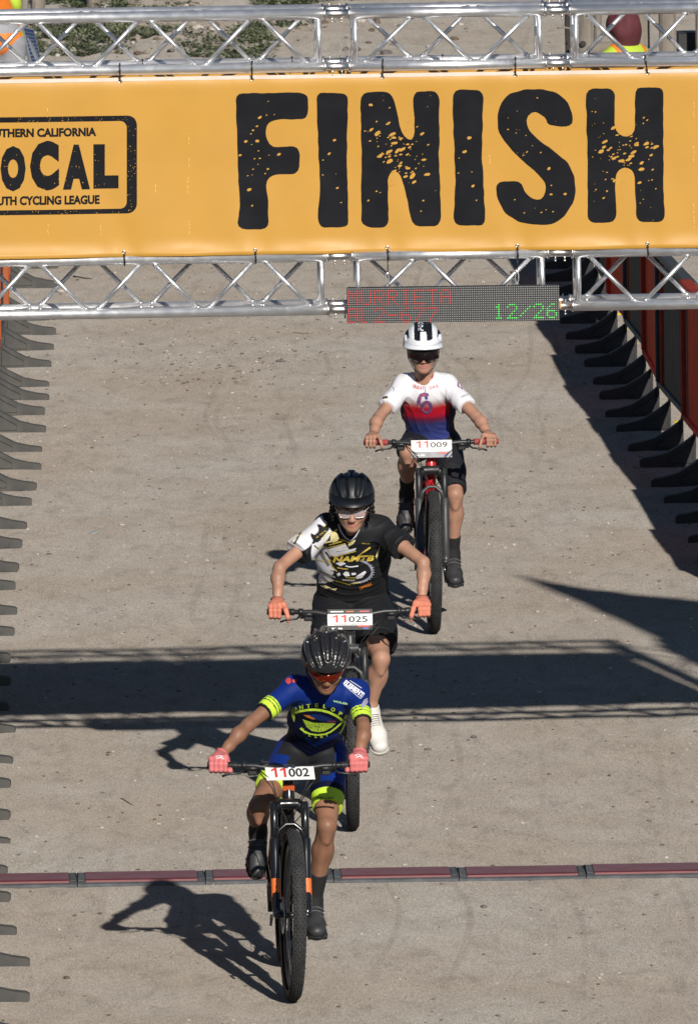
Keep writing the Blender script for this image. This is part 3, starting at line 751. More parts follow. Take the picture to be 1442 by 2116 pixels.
def panel_mesh(m, L):
    mb = MB(); n = 18; vs = []; z0, z1 = 0.235, 0.97
    for k in range(n*4+1):
        y = -L/2+L*k/(n*4); b = (0.0, 0.006, 0.006, 0.0)[k % 4]
        for zz in (z0, z1): vs += [(b*2-0.006, y, zz)]
    mb.add(vs, [(2*k, 2*k+2, 2*k+3, 2*k+1) for k in range(n*4)])
    for s in (-1, 1): mb.box((0, s*(L/2-0.02), (z0+z1)/2), (0.062, 0.04, z1-z0+0.004), None, 0.006)
    me = mb.mesh('panel'); me.materials.append(m); return me
def rail_mesh(m, L):
    mb = MB(); mb.box((0, 0, 0.992), (0.075, L-0.01, 0.04), None, 0.008); mb.box((0, 0, 0.225), (0.055, L-0.02, 0.03), None, 0.008)
    me = mb.mesh('rail'); me.materials.append(m); return me
refl_me = MB().lathe([(0.0, 0.012), (0.022, 0.008), (0.030, 0.0)], (0, 0, 0), (0, 0, 1), 10).mesh('reflector'); refl_me.materials.append(mat('reflector_yellow', (0.75, 0.55, 0.03), 0.35))
LP = 1.80; frng = random.Random(8)
pmesh = {k: panel_mesh(m, LP) for k, m in (('o', pan_o), ('r', pan_r), ('k', pan_k))}
rmesh = {k: rail_mesh(m, LP) for k, m in (('o', pan_o), ('r', pan_r), ('k', pan_k))}
fmesh = {1: foot_mesh(1, foot_g), -1: foot_mesh(-1, foot_k)}
def barrier(t1, t2, side, colour, label, group, refl=False):
    A = onground(*t1); B = onground(*t2); d = B-A; d.z = 0; L = d.length; ang = math.atan2(d.y, d.x)-math.pi/2
    across = Vector((math.cos(ang), math.sin(ang), 0)); c = (A+B)/2-across*side*FL; c.z = gh(c.x, c.y)
    o = empty('barrier', c, ang, label, 'barrier', group)
    pn = link('panel', pmesh[colour], None, o); pn.scale = (1, L*2.03/LP if L*2 > LP*0.9 else 1, 1); pn.rotation_euler = (0, 0, R_(1.1) if side < 0 else 0)
    link('rail', rmesh[colour], None, pn)
    for s in (-1, 1):
        q = frng.random(); f = link('foot', fmesh[side], None, o, (frng.uniform(-0.006, 0.006), s*L/2, -0.003-(0.010*q if q > 0.8 and side > 0 else 0))); f.rotation_euler = (0, frng.uniform(-0.02, 0.015), -ang+frng.uniform(-0.05, 0.05))
        if refl: link('reflector', refl_me, None, f, (-side*0.04, -0.02, 0.055))
    return o
LT = [(118, 504), (119, 526), (120, 552), (120, 592), (117, 659), (117, 690), (111, 722), (106, 757), (102, 797), (101, 823), (92, 858), (94, 893), (87, 932), (85, 969), (75, 1012), (66, 1046), (54, 1093), (47, 1132), (38, 1181), (34, 1219), (36, 1268), (31, 1312), (22, 1368), (24, 1416), (20, 1466), (31, 1512), (28, 1576), (23, 1626), (19, 1691), (20, 1743), (15, 1808), (22, 1863), (35, 1929), (60, 1992), (64, 2069), (58, 2140)]
nb = len(LT)//2
for k in range(nb):
    far = LT[2*k+1]; near = LT[2*k]
    t2, t1 = LT[2*k], LT[2*k+1]
    barrier(t1, t2, 1, 'ok'[k % 2], f'{ORD[nb-1-k]} {"orange" if k % 2 == 0 else "black"} barrier with grey feet along the left side, counted from the bottom', 'barriers along the left side of the course')
RT = [(1100, 532), (1112, 556), (1122, 582), (1133, 610), (1146, 640), (1158, 669), (1170, 701), (1186, 730), (1206, 757), (1226, 793), (1238, 824), (1250, 862), (1272, 892), (1297, 931), (1322, 965), (1345, 1005), (1372, 1039), (1396, 1079), (1420, 1120), (1440, 1163), (1466, 1207), (1492, 1252)]
nb = len(RT)//2
for k in range(nb):
    barrier(RT[2*k+1], RT[2*k], -1, 'kr'[k % 2], f'{ORD[nb-1-k]} {"black" if k % 2 == 0 else "red"} ribbed barrier along the right side, counted from the nearest', 'barriers along the right side of the course', True)
# ================================================================== BEYOND THE COURSE
wood = mat('weathered_wood', (0.27, 0.24, 0.205), 0.9, var=0.4, vscale=6, bump=0.5, bscale=30, color2=(0.17, 0.145, 0.12))
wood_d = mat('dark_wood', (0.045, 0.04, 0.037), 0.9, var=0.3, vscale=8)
def post(x0, x1, ytop, ybase, Y, label, hole=None, tiltx=0.0):
    a = atY(x0, 60, Y); b = atY(x1, 60, Y); w = b.x-a.x; zt = atY(x0, ytop, Y).z
    o = empty('wooden_post', ((a.x+b.x)/2, Y, gh((a.x+b.x)/2, Y)), 0, label, 'post', 'weathered wooden fence posts beyond the course')
    rng = random.Random(int(x0)); n = 14; N = 16; mb = MB(); vs = []
    for k in range(N+1):
        z = -0.15+(zt+0.15)*k/N
        for j in range(n):
            an = 2*math.pi*j/n; r = w/2*(1+0.10*math.sin(3*an+k*0.4+x0)+rng.uniform(-0.04, 0.04))
            vs.append((r*math.cos(an)+tiltx*z, r*math.sin(an), z))
    fs = [(k*n+j, k*n+(j+1) % n, (k+1)*n+(j+1) % n, (k+1)*n+j) for k in range(N) for j in range(n)]+[tuple(N*n+j for j in range(n))]
    mb.add(vs, fs); mb.build('trunk', wood, o)
    if hole:
        p = atY(hole[0], hole[1], Y-w/2-0.004)-Vector(o.location); m2 = MB()
        m2.lathe([(0.0, -0.004), (hole[2]*0.8, -0.006), (hole[2], 0.006)], p, (0, 1, 0), 14); m2.build('knot_hole', wood_d, o)
    return o
YF = 30.5
post(1193, 1226, -30, 0, YF, 'grey wooden post with a dark knot hole, left of the maroon hood', (1204, 90, 0.022))
post(1226, 1243, -60, 0, YF+0.5, 'narrow wooden post touching the knot holed one, left of the maroon hood')
post(1309, 1341, -40, 0, YF+0.4, 'broad wooden post just right of the maroon hood')
post(1362, 1397, -36, 0, YF+0.1, 'thick round wooden post left of the dark crate behind the upper truss')
post(1436, 1462, -40, 0, YF+0.3, 'wooden post cut by the right edge of the photo')
post(1167, 1184, -20, 0, YF+0.2, 'thin post left of the knot holed post, shade put into its dark colour').children[0].data.materials[0] = wood_d  # fills the dark gap; the shade is put into the wood colour
post(40, 60, -90, 0, 47.2, 'wooden post behind the orange safety vest at the left', None, 0.02)
post(61, 91, -90, 0, 47.5, 'thick wooden post right behind the solar panel', None, 0.05)
post(180, 208, -90, 0, 48.7, 'wooden post at the top edge, right of the solar panel')
post(255, 282, -90, 0, 48.9, 'wooden post at the top edge above the weeds, right of its neighbour')
# crossbars
def rail(xa, ya, xb, yb, Y, r, label):
    a = atY(xa, ya, Y); b = atY(xb, yb, Y); c = (a+b)/2; mb = MB()
    mb.tube([a-c, (a-c)*0.3+Vector((0, 0, 0.01)), b-c], r, 9); o = mb.build('fence_rail', wood, None, c); put(o, label, 'rail', 'rails of the wooden fence')
rail(1178, 112, 1300, 96, YF+0.12, 0.05, 'horizontal wooden fence rail behind the maroon hood')
rail(1150, 57, 1190, 60, YF-0.05, 0.006, 'thin spike sticking out left of the knot holed post')
# dark crate right of the hood
p = atY(1420, 84, YF+0.6)
cr = empty('dark_crate', (p.x, p.y, 0), 0.1, 'dark plastic crate at the right edge behind the upper truss', 'crate')
zc = p.z
MB().box((0, 0, zc), (0.16, 0.2, 0.13), None, 0.01).build('box', mat('crate_black', (0.018, 0.019, 0.022), 0.6, var=0.3, vscale=12), cr)
MB().tube([(0, 0, 0), (0, 0, zc-0.06)], 0.04, 10).build('stand', wood_d, cr)
# solar panel on its stand
Yp = 31.2
C4 = [atY(*q, Yp) for q in ((45, 56), (69, 63), (84, 120), (62, 124))]
sp = empty('solar_panel', (C4[3].x, Yp, 0), 0, 'tilted blue solar panel beside the orange safety vest at top left', 'solar panel')
O = Vector((C4[3].x, Yp, 0)); q = [c-O for c in C4]; q[0].y += 0.10; q[1].y += 0.16; q[2].y += 0.06
q[2] += (q[2]-q[1])*0.5; q[3] += (q[3]-q[0])*0.5
def bil(u, v): return (q[0]*(1-u)+q[1]*u)*(1-v)+(q[3]*(1-u)+q[2]*u)*v
nrm = (q[1]-q[0]).cross(q[3]-q[0]).normalized()
if nrm.y > 0: nrm = -nrm
mb = MB(); mb.add([bil(u, v)+nrm*t for t in (0.0, -0.02) for u, v in ((0, 0), (1, 0), (1, 1), (0, 1))], [(0, 1, 2, 3), (7, 6, 5, 4), (0, 4, 5, 1), (1, 5, 6, 2), (2, 6, 7, 3), (3, 7, 4, 0)])
mb.build('frame', mat('panel_frame', (0.55, 0.56, 0.58), 0.35, 0.8), sp)
cell = mat('solar_cell', (0.030, 0.048, 0.105), 0.25, coat=0.4, var=0.2, vscale=40)
for k in range(12):
    v0 = 0.03+k*0.94/12; v1 = v0+0.94/12-0.014; mb = MB(); mb.add([bil(u, v)+nrm*0.003 for u, v in ((0.10, v0), (0.92, v0), (0.92, v1), (0.10, v1))], [(0, 1, 2, 3)]); mb.build('solar_cell', cell, sp)
mb = MB(); mb.tube([(0.05, 0.15, 0), (0.05, 0.12, bil(0.5, 0.6).z)], 0.025, 10); mb.build('stand', wood_d, sp)
# weeds over the rubble bank
rngw = np.random.default_rng(3)
def weeds():
    P = []; F = []; MI = []; b = 0; placed = 0
    while placed < 1250:
        px = rngw.uniform(-30, 760); py = rngw.uniform(-22, 132); g = onground(px, py)
        dens = vnoise(np.array([g.x*2.0]), np.array([g.y*0.8]), 21)[0]
        lim = 0.42+0.12*(px > 560)-0.12*(px < 330 and py < 70)
        if 560 < px and py > 55: continue
        if px > 730 and py > 20: continue
        if dens < lim: continue
        placed += 1; z = gh(g.x, g.y); R = rngw.uniform(0.05, 0.13); hgt = rngw.uniform(0.03, 0.10)
        for k in range(26):
            a = rngw.uniform(0, 6.283); rr = R*math.sqrt(rngw.random()); c = np.array([g.x+rr*math.cos(a), g.y+rr*math.sin(a)*1.2, z+hgt*rngw.random()*(1-0.5*rr/R)+0.005])
            L = rngw.uniform(0.014, 0.032); W = L*rngw.uniform(0.4, 0.75); d = np.array([math.cos(a), math.sin(a), rngw.uniform(-0.4, 0.9)]); d /= np.linalg.norm(d)
            s = np.cross(d, [0, 0, 1]); s /= np.linalg.norm(s); s = s+np.array([0, 0, rngw.uniform(-.5, .5)])
            P += [c-d*L, c+s*W*0.6, c+d*L, c-s*W*0.6]; F.append((b, b+1, b+2, b+3)); b += 4; MI.append(rngw.integers(0, 3))
    me = np_mesh('weeds', np.array(P), np.array(F), False)
    for m in (mat('leaf_green', (0.115, 0.140, 0.065), 0.6), mat('leaf_dark', (0.075, 0.100, 0.050), 0.6), mat('leaf_pale', (0.190, 0.205, 0.115), 0.6)): me.materials.append(m)
    me.polygons.foreach_set('material_index', np.array(MI, np.int32))
    put(link('weeds', me, None), 'low green weeds creeping over the rubble bank behind the upper truss', 'weeds', kind='stuff')
weeds()
rb_ = onground(330, 70)
pebbles('rubble', 900, 0.008, 0.05, stone_m, 17, 'loose rubble stones on the weedy bank behind the gate', (-1.6, 47.0, 1.1, 1.9), 0.6)
# ================================================================== SOLID MODELLING FOR BODIES (signed distances -> one smooth surface)
class Vol:
    def __init__(s, lo, hi, vox):
        s.lo = np.array(lo, float); s.vox = vox
        s.n = np.ceil((np.array(hi, float)-s.lo)/vox).astype(int)+1
        s.D = np.full(s.n, 1.0, np.float32)
        s.ax = [s.lo[i]+vox*np.arange(s.n[i]) for i in range(3)]
    def _reg(s, lo, hi):
        a = np.clip(np.floor((np.array(lo)-s.lo)/s.vox).astype(int), 0, s.n-1); b = np.clip(np.ceil((np.array(hi)-s.lo)/s.vox).astype(int)+1, 1, s.n)
        sl = tuple(slice(a[i], max(b[i], a[i]+1)) for i in range(3))
        X = s.ax[0][sl[0]][:, None, None]; Y = s.ax[1][sl[1]][None, :, None]; Z = s.ax[2][sl[2]][None, None, :]
        return sl, X, Y, Z
    def _mix(s, sl, d, k, op):
        D = s.D[sl]
        if op == 'add':
            if k > 0: h = np.maximum(k-np.abs(D-d), 0)/k; r = np.minimum(D, d)-h*h*k*0.25
            else: r = np.minimum(D, d)
        else:
            d = -d
            if k > 0: h = np.maximum(k-np.abs(D-d), 0)/k; r = np.maximum(D, d)+h*h*k*0.25
            else: r = np.maximum(D, d)
        s.D[sl] = r.astype(np.float32)
    def cap(s, a, b, ra, rb=None, k=0.02, wide=None, w=1.0, op='add', clips=()):
        """tapered capsule; 'wide' = axis along which the section is stretched by w; clips = [(point, normal)] keeps the side against the normal"""
        a = np.array(a, float); b = np.array(b, float); rb = ra if rb is None else rb
        m = max(ra, rb)*max(1, w)+k+3*s.vox
        sl, X, Y, Z = s._reg(np.minimum(a, b)-m, np.maximum(a, b)+m)
        px, py, pz = X-a[0], Y-a[1], Z-a[2]; ab = b-a
        if wide is not None:
            u = np.array(wide, float); u /= np.linalg.norm(u); c = px*u[0]+py*u[1]+pz*u[2]; f = (1-1/w)
            px = px-c*u[0]*f; py = py-c*u[1]*f; pz = pz-c*u[2]*f; cc = ab.dot(u); ab = ab-u*cc*f
        L2 = max(ab.dot(ab), 1e-12)
        t = np.clip((px*ab[0]+py*ab[1]+pz*ab[2])/L2, 0, 1)
        d = np.sqrt((px-t*ab[0])**2+(py-t*ab[1])**2+(pz-t*ab[2])**2)-(ra+(rb-ra)*t)
        for p, n in clips: d = np.maximum(d, (X-p[0])*n[0]+(Y-p[1])*n[1]+(Z-p[2])*n[2])
        s._mix(sl, d, k, op)
    def ell(s, c, r, M=None, k=0.015, op='add', clips=()):
        """ellipsoid with radii r in the frame M (columns)"""
        c = np.array(c, float); M = np.eye(3) if M is None else np.array(M, float); m = max(r)+k+3*s.vox
        sl, X, Y, Z = s._reg(c-m, c+m); X = X-c[0]; Y = Y-c[1]; Z = Z-c[2]
        q = [(X*M[0, i]+Y*M[1, i]+Z*M[2, i])/r[i] for i in range(3)]
        l = np.sqrt(q[0]**2+q[1]**2+q[2]**2); g = np.sqrt((q[0]/r[0])**2+(q[1]/r[1])**2+(q[2]/r[2])**2)
        d = l*(l-1)/np.maximum(g, 1e-6)
        for p, n in clips: d = np.maximum(d, (X+c[0]-p[0])*n[0]+(Y+c[1]-p[1])*n[1]+(Z+c[2]-p[2])*n[2])
        s._mix(sl, d, k, op)
    def cut(s, p, n):
        X, Y, Z = np.ix_(*s.ax); s.D = np.maximum(s.D, (X-p[0])*n[0]+(Y-p[1])*n[1]+(Z-p[2])*n[2]).astype(np.float32)
    def _near(s):
        I = np.nonzero(np.abs(s.D) < 0.025); return I, s.ax[0][I[0]], s.ax[1][I[1]], s.ax[2][I[2]]
    def ripple(s, amp, f, seed=0):
        I, X, Y, Z = s._near(); r = np.random.default_rng(seed); out = 0
        for i in range(4):
            v = r.normal(size=3); v /= np.linalg.norm(v); ph = r.random()*6; g = f*(0.6+0.5*i); w = r.normal(size=3)*f*0.3
            out = out+np.sin(g*(v[0]*X+v[1]*Y+v[2]*Z)+ph+1.2*np.sin(w[0]*X+w[1]*Y+w[2]*Z))/(1+0.6*i)
        s.D[I] += (amp*out).astype(np.float32)
    def folds(s, amp, f, axis, seed=0):
        """cloth creases running across an axis, coming and going"""
        I, X, Y, Z = s._near(); r = np.random.default_rng(seed); ax_ = np.array(axis, float)/np.linalg.norm(axis)
        def wave(sc):
            o = 0
            for i in range(3):
                v = r.normal(size=3)*sc; o = o+np.sin(v[0]*X+v[1]*Y+v[2]*Z+r.random()*6.28)
            return o/3
        for i in range(2):
            t = r.normal(size=3)*0.45; a = ax_+t; q = np.sin(f*(1+0.5*i)*(a[0]*X+a[1]*Y+a[2]*Z)+2.2*wave(11)+r.random()*6)
            ridge = np.clip(1-np.abs(q), 0, 1)**2.2; m = np.clip(wave(13)*2.2+0.25, 0, 1)
            s.D[I] -= (amp*(ridge*m-0.15*m)/(1+0.5*i)).astype(np.float32)
    def mesh(s, name, off=(0, 0, 0)):
        D = s.D; D[0] = D[-1] = 1; D[:, 0] = D[:, -1] = 1; D[:, :, 0] = D[:, :, -1] = 1
        S = D < 0; a = S.astype(np.int8)
        c = a[:-1, :-1, :-1]+a[1:, :-1, :-1]+a[:-1, 1:, :-1]+a[1:, 1:, :-1]+a[:-1, :-1, 1:]+a[1:, :-1, 1:]+a[:-1, 1:, 1:]+a[1:, 1:, 1:]
        act = (c > 0) & (c < 8); idx = np.full(act.shape, -1, np.int32); I, J, K = np.nonzero(act); n = len(I); idx[I, J, K] = np.arange(n)
        pos = np.zeros((n, 3)); cnt = np.zeros(n)
        cor = [(i, j, k) for i in (0, 1) for j in (0, 1) for k in (0, 1)]
        val = {q: D[I+q[0], J+q[1], K+q[2]].astype(float) for q in cor}
        for q in cor:
            for ax in range(3):
                if q[ax] == 0:
                    p = list(q); p[ax] = 1; p = tuple(p); d1, d2 = val[q], val[p]; m = (d1 < 0) != (d2 < 0)
                    t = np.where(m, d1/np.where(m, d1-d2, 1), 0); e = np.array(q, float)[None]+np.eye(3)[ax][None]*t[:, None]
                    pos += np.where(m[:, None], e, 0); cnt += m
        V = s.lo+s.vox*(pos/cnt[:, None]+np.stack([I, J, K], 1))
        Fs = []
        for ax in range(3):
            S1 = np.take(S, range(0, S.shape[ax]-1), ax); S2 = np.take(S, range(1, S.shape[ax]), ax); dif = S1 != S2
            i, j, k = np.nonzero(dif); b, c_ = [(1, 2), (2, 0), (0, 1)][ax]
            ijk = np.stack([i, j, k], 1); ok = (ijk[:, b] > 0) & (ijk[:, c_] > 0) & (ijk[:, b] < act.shape[b]) & (ijk[:, c_] < act.shape[c_]); ijk = ijk[ok]
            s1 = S1[ijk[:, 0], ijk[:, 1], ijk[:, 2]]
            eb = np.eye(3, dtype=int)[b]; ec = np.eye(3, dtype=int)[c_]
            g = lambda o: idx[ijk[:, 0]-o[0], ijk[:, 1]-o[1], ijk[:, 2]-o[2]]
            q = np.stack([g(eb+ec), g(ec), g(0*eb), g(eb)], 1); q[~s1] = q[~s1][:, ::-1]; Fs.append(q)
        F = np.concatenate(Fs); F = F[(F >= 0).all(1)]
        me = np_mesh(name, V-np.array(off), F, True); s.V = V; s.F = F
        return me
def paint(me, cols):
    at = me.color_attributes.new('Col', 'FLOAT_COLOR', 'POINT')
    c = np.ones((len(cols), 4), np.float32); c[:, :3] = cols; at.data.foreach_set('color', c.ravel())
def inside(poly, P):
    """even-odd test, vectorised"""
    x, y = P[:, 0], P[:, 1]; r = np.zeros(len(P), bool); n = len(poly)
    for i in range(n):
        x1, y1 = poly[i]; x2, y2 = poly[(i+1) % n]
        if y1 == y2: continue
        c = (y1 > y) != (y2 > y); r ^= c & (x < (x2-x1)*(y-y1)/(y2-y1)+x1)
    return r
def decal(VF, bvh, off, name, m, parent, lift=0.003, L=5.0):
    """thin print laid on a garment: outline given as sight lines, laid on the cloth where they meet it"""
    V, F = refine(VF, L); pts = []; ok = []
    for p in V:
        d = ray(p[0], p[1]).normalized(); h = bvh.ray_cast(CO, d, 200)
        if h[0] is None: pts.append((0, 0, 0)); ok.append(False)
        else: pts.append(tuple(h[0]-d*lift-Vector(off))); ok.append(True)
    Z = [Vector(p) for p in pts]
    F = [f for f in F if all(ok[i] for i in f) and max((Z[f[0]]-Z[f[1]]).length, (Z[f[1]]-Z[f[2]]).length, (Z[f[2]]-Z[f[0]]).length) < 0.06]
    if not F: return None
    me = np_mesh(name, pts, F, True); return link(name, me, m, parent)
def band(pts, w):
    pts = [np.array(p, float) for p in pts]; up = []; dn = []; n = len(pts)
    for i, p in enumerate(pts):
        t = pts[min(i+1, n-1)]-pts[max(i-1, 0)]; t /= np.linalg.norm(t); nn = np.array([-t[1], t[0]])*w/2; up.append(p+nn); dn.append(p-nn)
    V = np.array(up+dn); return V, [(i, i+1, n+i+1, n+i) for i in range(n-1)]
def word(txt, p0, p1, h, bold=0.03, shear=0.0):
    """word whose foot runs from p0 to p1 (pixels), letters h tall"""
    V, F = fit(text_shape(txt, bold, shear), 0, 1, 0, 1); p0 = np.array(p0, float); p1 = np.array(p1, float); d = p1-p0; l = np.linalg.norm(d); u = d/l; nn = np.array([u[1], -u[0]])
    return p0[None]+V[:, :1]*d[None]+V[:, 1:]*h*nn[None], F

# ================================================================== BICYCLES
rubber = mat('tyre_rubber', (0.040, 0.041, 0.043), 0.85, var=0.35, vscale=25, bump=0.2, bscale=200)
rubber_s = mat('tyre_sidewall', (0.022, 0.022, 0.023), 0.7, var=0.3, vscale=25)
rim_k = mat('rim_black', (0.012, 0.012, 0.013), 0.35, coat=0.2)
spoke_m = mat('spoke_steel', (0.30, 0.30, 0.31), 0.35, 1.0)
steel = mat('bike_steel', (0.62, 0.62, 0.64), 0.3, 1.0, var=0.2, vscale=40)
gloss_k = mat('gloss_black', (0.010, 0.011, 0.013), 0.22, coat=0.6)
satin_k = mat('satin_black', (0.020, 0.021, 0.023), 0.42, var=0.25, vscale=20)
satin_g = mat('satin_grey', (0.045, 0.047, 0.050), 0.40, var=0.2, vscale=20)
cable_m = mat('cable_black', (0.012, 0.012, 0.012), 0.5)
plate_w = mat('plate_white', (0.80, 0.80, 0.80), 0.45, var=0.04, vscale=20)
plate_g = mat('plate_grey', (0.28, 0.29, 0.31), 0.5, var=0.35, vscale=30)
plate_k = mat('plate_black', (0.02, 0.02, 0.022), 0.5)
num_r = mat('number_red', (0.62, 0.05, 0.04), 0.5); num_k = mat('number_black', (0.02, 0.02, 0.02), 0.5)
WR = 0.3675
def wheel(parent, c, spin, name='wheel', steerM=None):
    X = steerM if steerM else Matrix()
    xf = lambda mb: mb.xf(X)
    c = Vector(c); ax = (1, 0, 0)
    rim = MB(); rim.lathe([(0.296, -0.014), (0.311, -0.016), (0.313, -0.012), (0.300, -0.009), (0.300, 0.009), (0.313, 0.012), (0.311, 0.016), (0.296, 0.014), (0.288, 0.008), (0.288, -0.008), (0.296, -0.014)], c, ax, 64)
    rim.lathe([(0.0, -0.052), (0.013, -0.052), (0.026, -0.034), (0.026, -0.028), (0.013, -0.024), (0.013, 0.024), (0.026, 0.028), (0.026, 0.034), (0.013, 0.052), (0.0, 0.052)], c, ax, 18)
    w = xf(rim).build(name, rim_k, parent)
    ty = MB(); pr = []
    for k in range(15):
        a = R_(-122+244*k/14); pr.append((WR-0.0330+0.0290*math.cos(a), 0.0285*math.sin(a)))
    ty.lathe(pr, c, ax, 96); t = xf(ty).build('tyre', rubber_s, w)
    tr = MB(); n = 78
    for k in range(n):
        for xo, rr, tw, jj in ((0, 0.0, 0.0075, 0), (-0.0092, -0.0015, 0.0068, .5), (0.0092, -0.0015, 0.0068, .5), (-0.0182, -0.0065, 0.0068, 0), (0.0182, -0.0065, 0.0068, 0), (-0.0252, -0.0150, 0.0050, .5), (0.0252, -0.0150, 0.0050, .5)):
            a = 2*math.pi*(k+jj)/n+spin; rad = WR-0.0015+rr
            th = math.atan2(xo, 0.03); rot = Matrix.Rotation(-a, 3, 'X') @ Matrix.Rotation(th, 3, 'Y')
            q = c+Vector((xo, rad*math.sin(a), rad*math.cos(a)))
            tr.box(q, (tw, 0.0240, 0.0048), rot)
    put(xf(tr).build('tread_knobs', rubber, t), kind='stuff')
    sp = MB()
    for k in range(32):
        a = 2*math.pi*k/32+spin; s = 1 if k % 2 else -1; b = a+(0.5 if (k//2) % 2 else -0.5)
        sp.tube([c+Vector((s*0.029, 0.024*math.sin(b), 0.024*math.cos(b))), c+Vector((s*0.004, 0.294*math.sin(a), 0.294*math.cos(a)))], 0.0010, 4, False)
    put(xf(sp).build('spokes', spoke_m, w), kind='stuff')
    ro = MB(); ro.lathe([(0.066, -0.0012), (0.080, -0.0012), (0.080, 0.0012), (0.066, 0.0012), (0.066, -0.0012)], c+Vector((-0.042, 0, 0)), ax, 40)
    for k in range(6):
        a = k*math.pi/3+spin; ro.tube([c+Vector((-0.042, 0.022*math.sin(a), 0.022*math.cos(a))), c+Vector((-0.042, 0.068*math.sin(a+.35), 0.068*math.cos(a+.35)))], 0.0035, 5)
    xf(ro).build('brake_rotor', steel, w)
    return w
def bicycle(cfg):
    loc = onground(*cfg['contact']); loc.z = gh(loc.x, loc.y)+0.001
    B = empty('bicycle', loc, 0, cfg['label'], 'bicycle', 'mountain bikes in the race'); B.rotation_euler = (0, cfg.get('lean', 0), cfg['yaw'])
    W = Matrix.Translation(loc) @ Matrix.Rotation(cfg['yaw'], 4, 'Z') @ Matrix.Rotation(cfg.get('lean', 0), 4, 'Y')
    hd = Vector((0, math.cos(R_(68)), math.sin(R_(68)))); hf = Vector((0, -hd.z, hd.y))
    FA = Vector((0, 0, WR)); A0 = FA-hf*0.044
    def ax(t): return A0+hd*t
    ST = Matrix.Translation(A0) @ Matrix.Rotation(cfg['steer'], 4, hd) @ Matrix.Translation(-A0)
    S = lambda p: ST @ Vector(p)
    frm, frk, acc = cfg['frame_mat'], cfg['fork_mat'], cfg['low_mat']
    BB = Vector((0, 0.70, 0.335)); RA = Vector((0, 1.11, WR)); sd = Vector((0, math.cos(R_(74)), math.sin(R_(74))))
    # frame
    f = MB(); f.tube([ax(0.500), ax(0.505), ax(0.612), ax(0.617)], [0.024, 0.0265, 0.0245, 0.023], 16)
    f.tube([ax(0.535), BB*0.5+ax(0.535)*0.5+Vector((0, 0.01, -0.03)), BB], [0.024, 0.029, 0.027], 14)
    f.tube([ax(0.595), (ax(0.595)+BB+sd*0.40)/2+Vector((0, 0, 0.01)), BB+sd*0.40], [0.020, 0.019, 0.016], 12)
    f.tube([BB, BB+sd*0.43], 0.0175, 12); f.tube([BB+Vector((-0.036, 0, 0)), BB+Vector((0.036, 0, 0))], 0.022, 14)
    for s in (-1, 1):
        f.tube([BB+Vector((s*0.022, 0.02, 0)), BB+Vector((s*0.050, 0.12, 0.012)), RA+Vector((s*0.068, 0, 0))], [0.015, 0.012, 0.010], 8)
        f.tube([BB+sd*0.38+Vector((s*0.012, 0, 0)), BB+sd*0.36+Vector((s*0.045, 0.12, -0.05)), RA+Vector((s*0.068, 0, 0))], [0.011, 0.010, 0.009], 8)
    fr = f.build('frame', frm, B)
    bd = MB(); bd.box(ax(0.565)+hf*0.0265, (0.050, 0.008, 0.028), Matrix.Rotation(R_(22), 3, 'X').to_3x3() @ Matrix.Identity(3), 0.002); bd.build('head_badge', cfg['badge_mat'], fr)
    if cfg.get('tube_marks'):
        mk = MB()
        for t, w_ in ((0.16, 0.030), (0.30, 0.034)):
            p = ax(0.535).lerp(BB, t)+Vector((0, -0.022, 0.012)); mk.box(p, (w_, 0.003, 0.008), Matrix.Rotation(R_(-40), 3, 'X')); mk.box(p+Vector((0, 0.006, -0.012)), (0.008, 0.003, 0.022), Matrix.Rotation(R_(-40), 3, 'X'))
        mk.build('frame_mark', mat('mark_white', (0.6, 0.6, 0.6), 0.4), fr)
    # saddle and post
    sp = MB(); sp.tube([BB+sd*0.40, BB+sd*(cfg['saddle']-0.02)], 0.0152, 12); sp.build('seat_post', satin_k, B)
    sc = BB+sd*cfg['saddle']+Vector((0, 0.02, 0.02)); sa = MB()
    sa.tube([sc+Vector((0, -0.155, -0.004)), sc+Vector((0, -0.12, 0.004)), sc+Vector((0, -0.02, 0.004)), sc+Vector((0, 0.06, 0.006)), sc+Vector((0, 0.115, 0.010)), sc+Vector((0, 0.125, 0.008))], [0.012, 0.019, 0.034, 0.060, 0.066, 0.045], 14, up=(0, 0, 1), flat=0.42); sa.build('saddle', satin_k, B)
    # fork
    fk = MB(); fk.tube([S(ax(0.50)), S(ax(0.66))], 0.0145, 12)
    crown = [S(ax(0.475)+Vector((s*0.066, 0, 0))+hf*0.012) for s in (-1, 1)]; mid = S(ax(0.500)+hf*0.006)
    fk.tube([crown[0]+Vector((-0.004, 0, -0.012)), crown[0].lerp(mid, 0.45)+Vector((0, 0, 0.012)), mid, crown[1].lerp(mid, 0.45)+Vector((0, 0, 0.012)), crown[1]+Vector((0.004, 0, -0.012))], [0.023, 0.024, 0.027, 0.024, 0.023], 12)
    fo = fk.build('fork', frk, B)
    for s in (-1, 1):
        o = Vector((s*0.066, 0, 0))+hf*0.014
        m = MB(); m.tube([S(ax(0.305)+o), S(ax(0.500)+o), S(ax(0.506)+o)], [0.0172, 0.0172, 0.014], 14); m.build('stanchion', cfg['stan_mat'], fo)
        m = MB(); m.tube([S(ax(0.345)+o), S(ax(0.338)+o), S(ax(0.28)+o), S(ax(0.12)+o), S(ax(0.03)+o*1.0+hf*0.012), S(FA+Vector((s*0.060, 0, 0)))], [0.0215, 0.0235, 0.0222, 0.0205, 0.0195, 0.0170], 14)
        m.tube([S(FA+Vector((s*0.044, 0, 0))), S(FA+Vector((s*0.078, 0, 0)))], 0.0125, 10)
        lw = m.build('fork_leg', acc, fo)
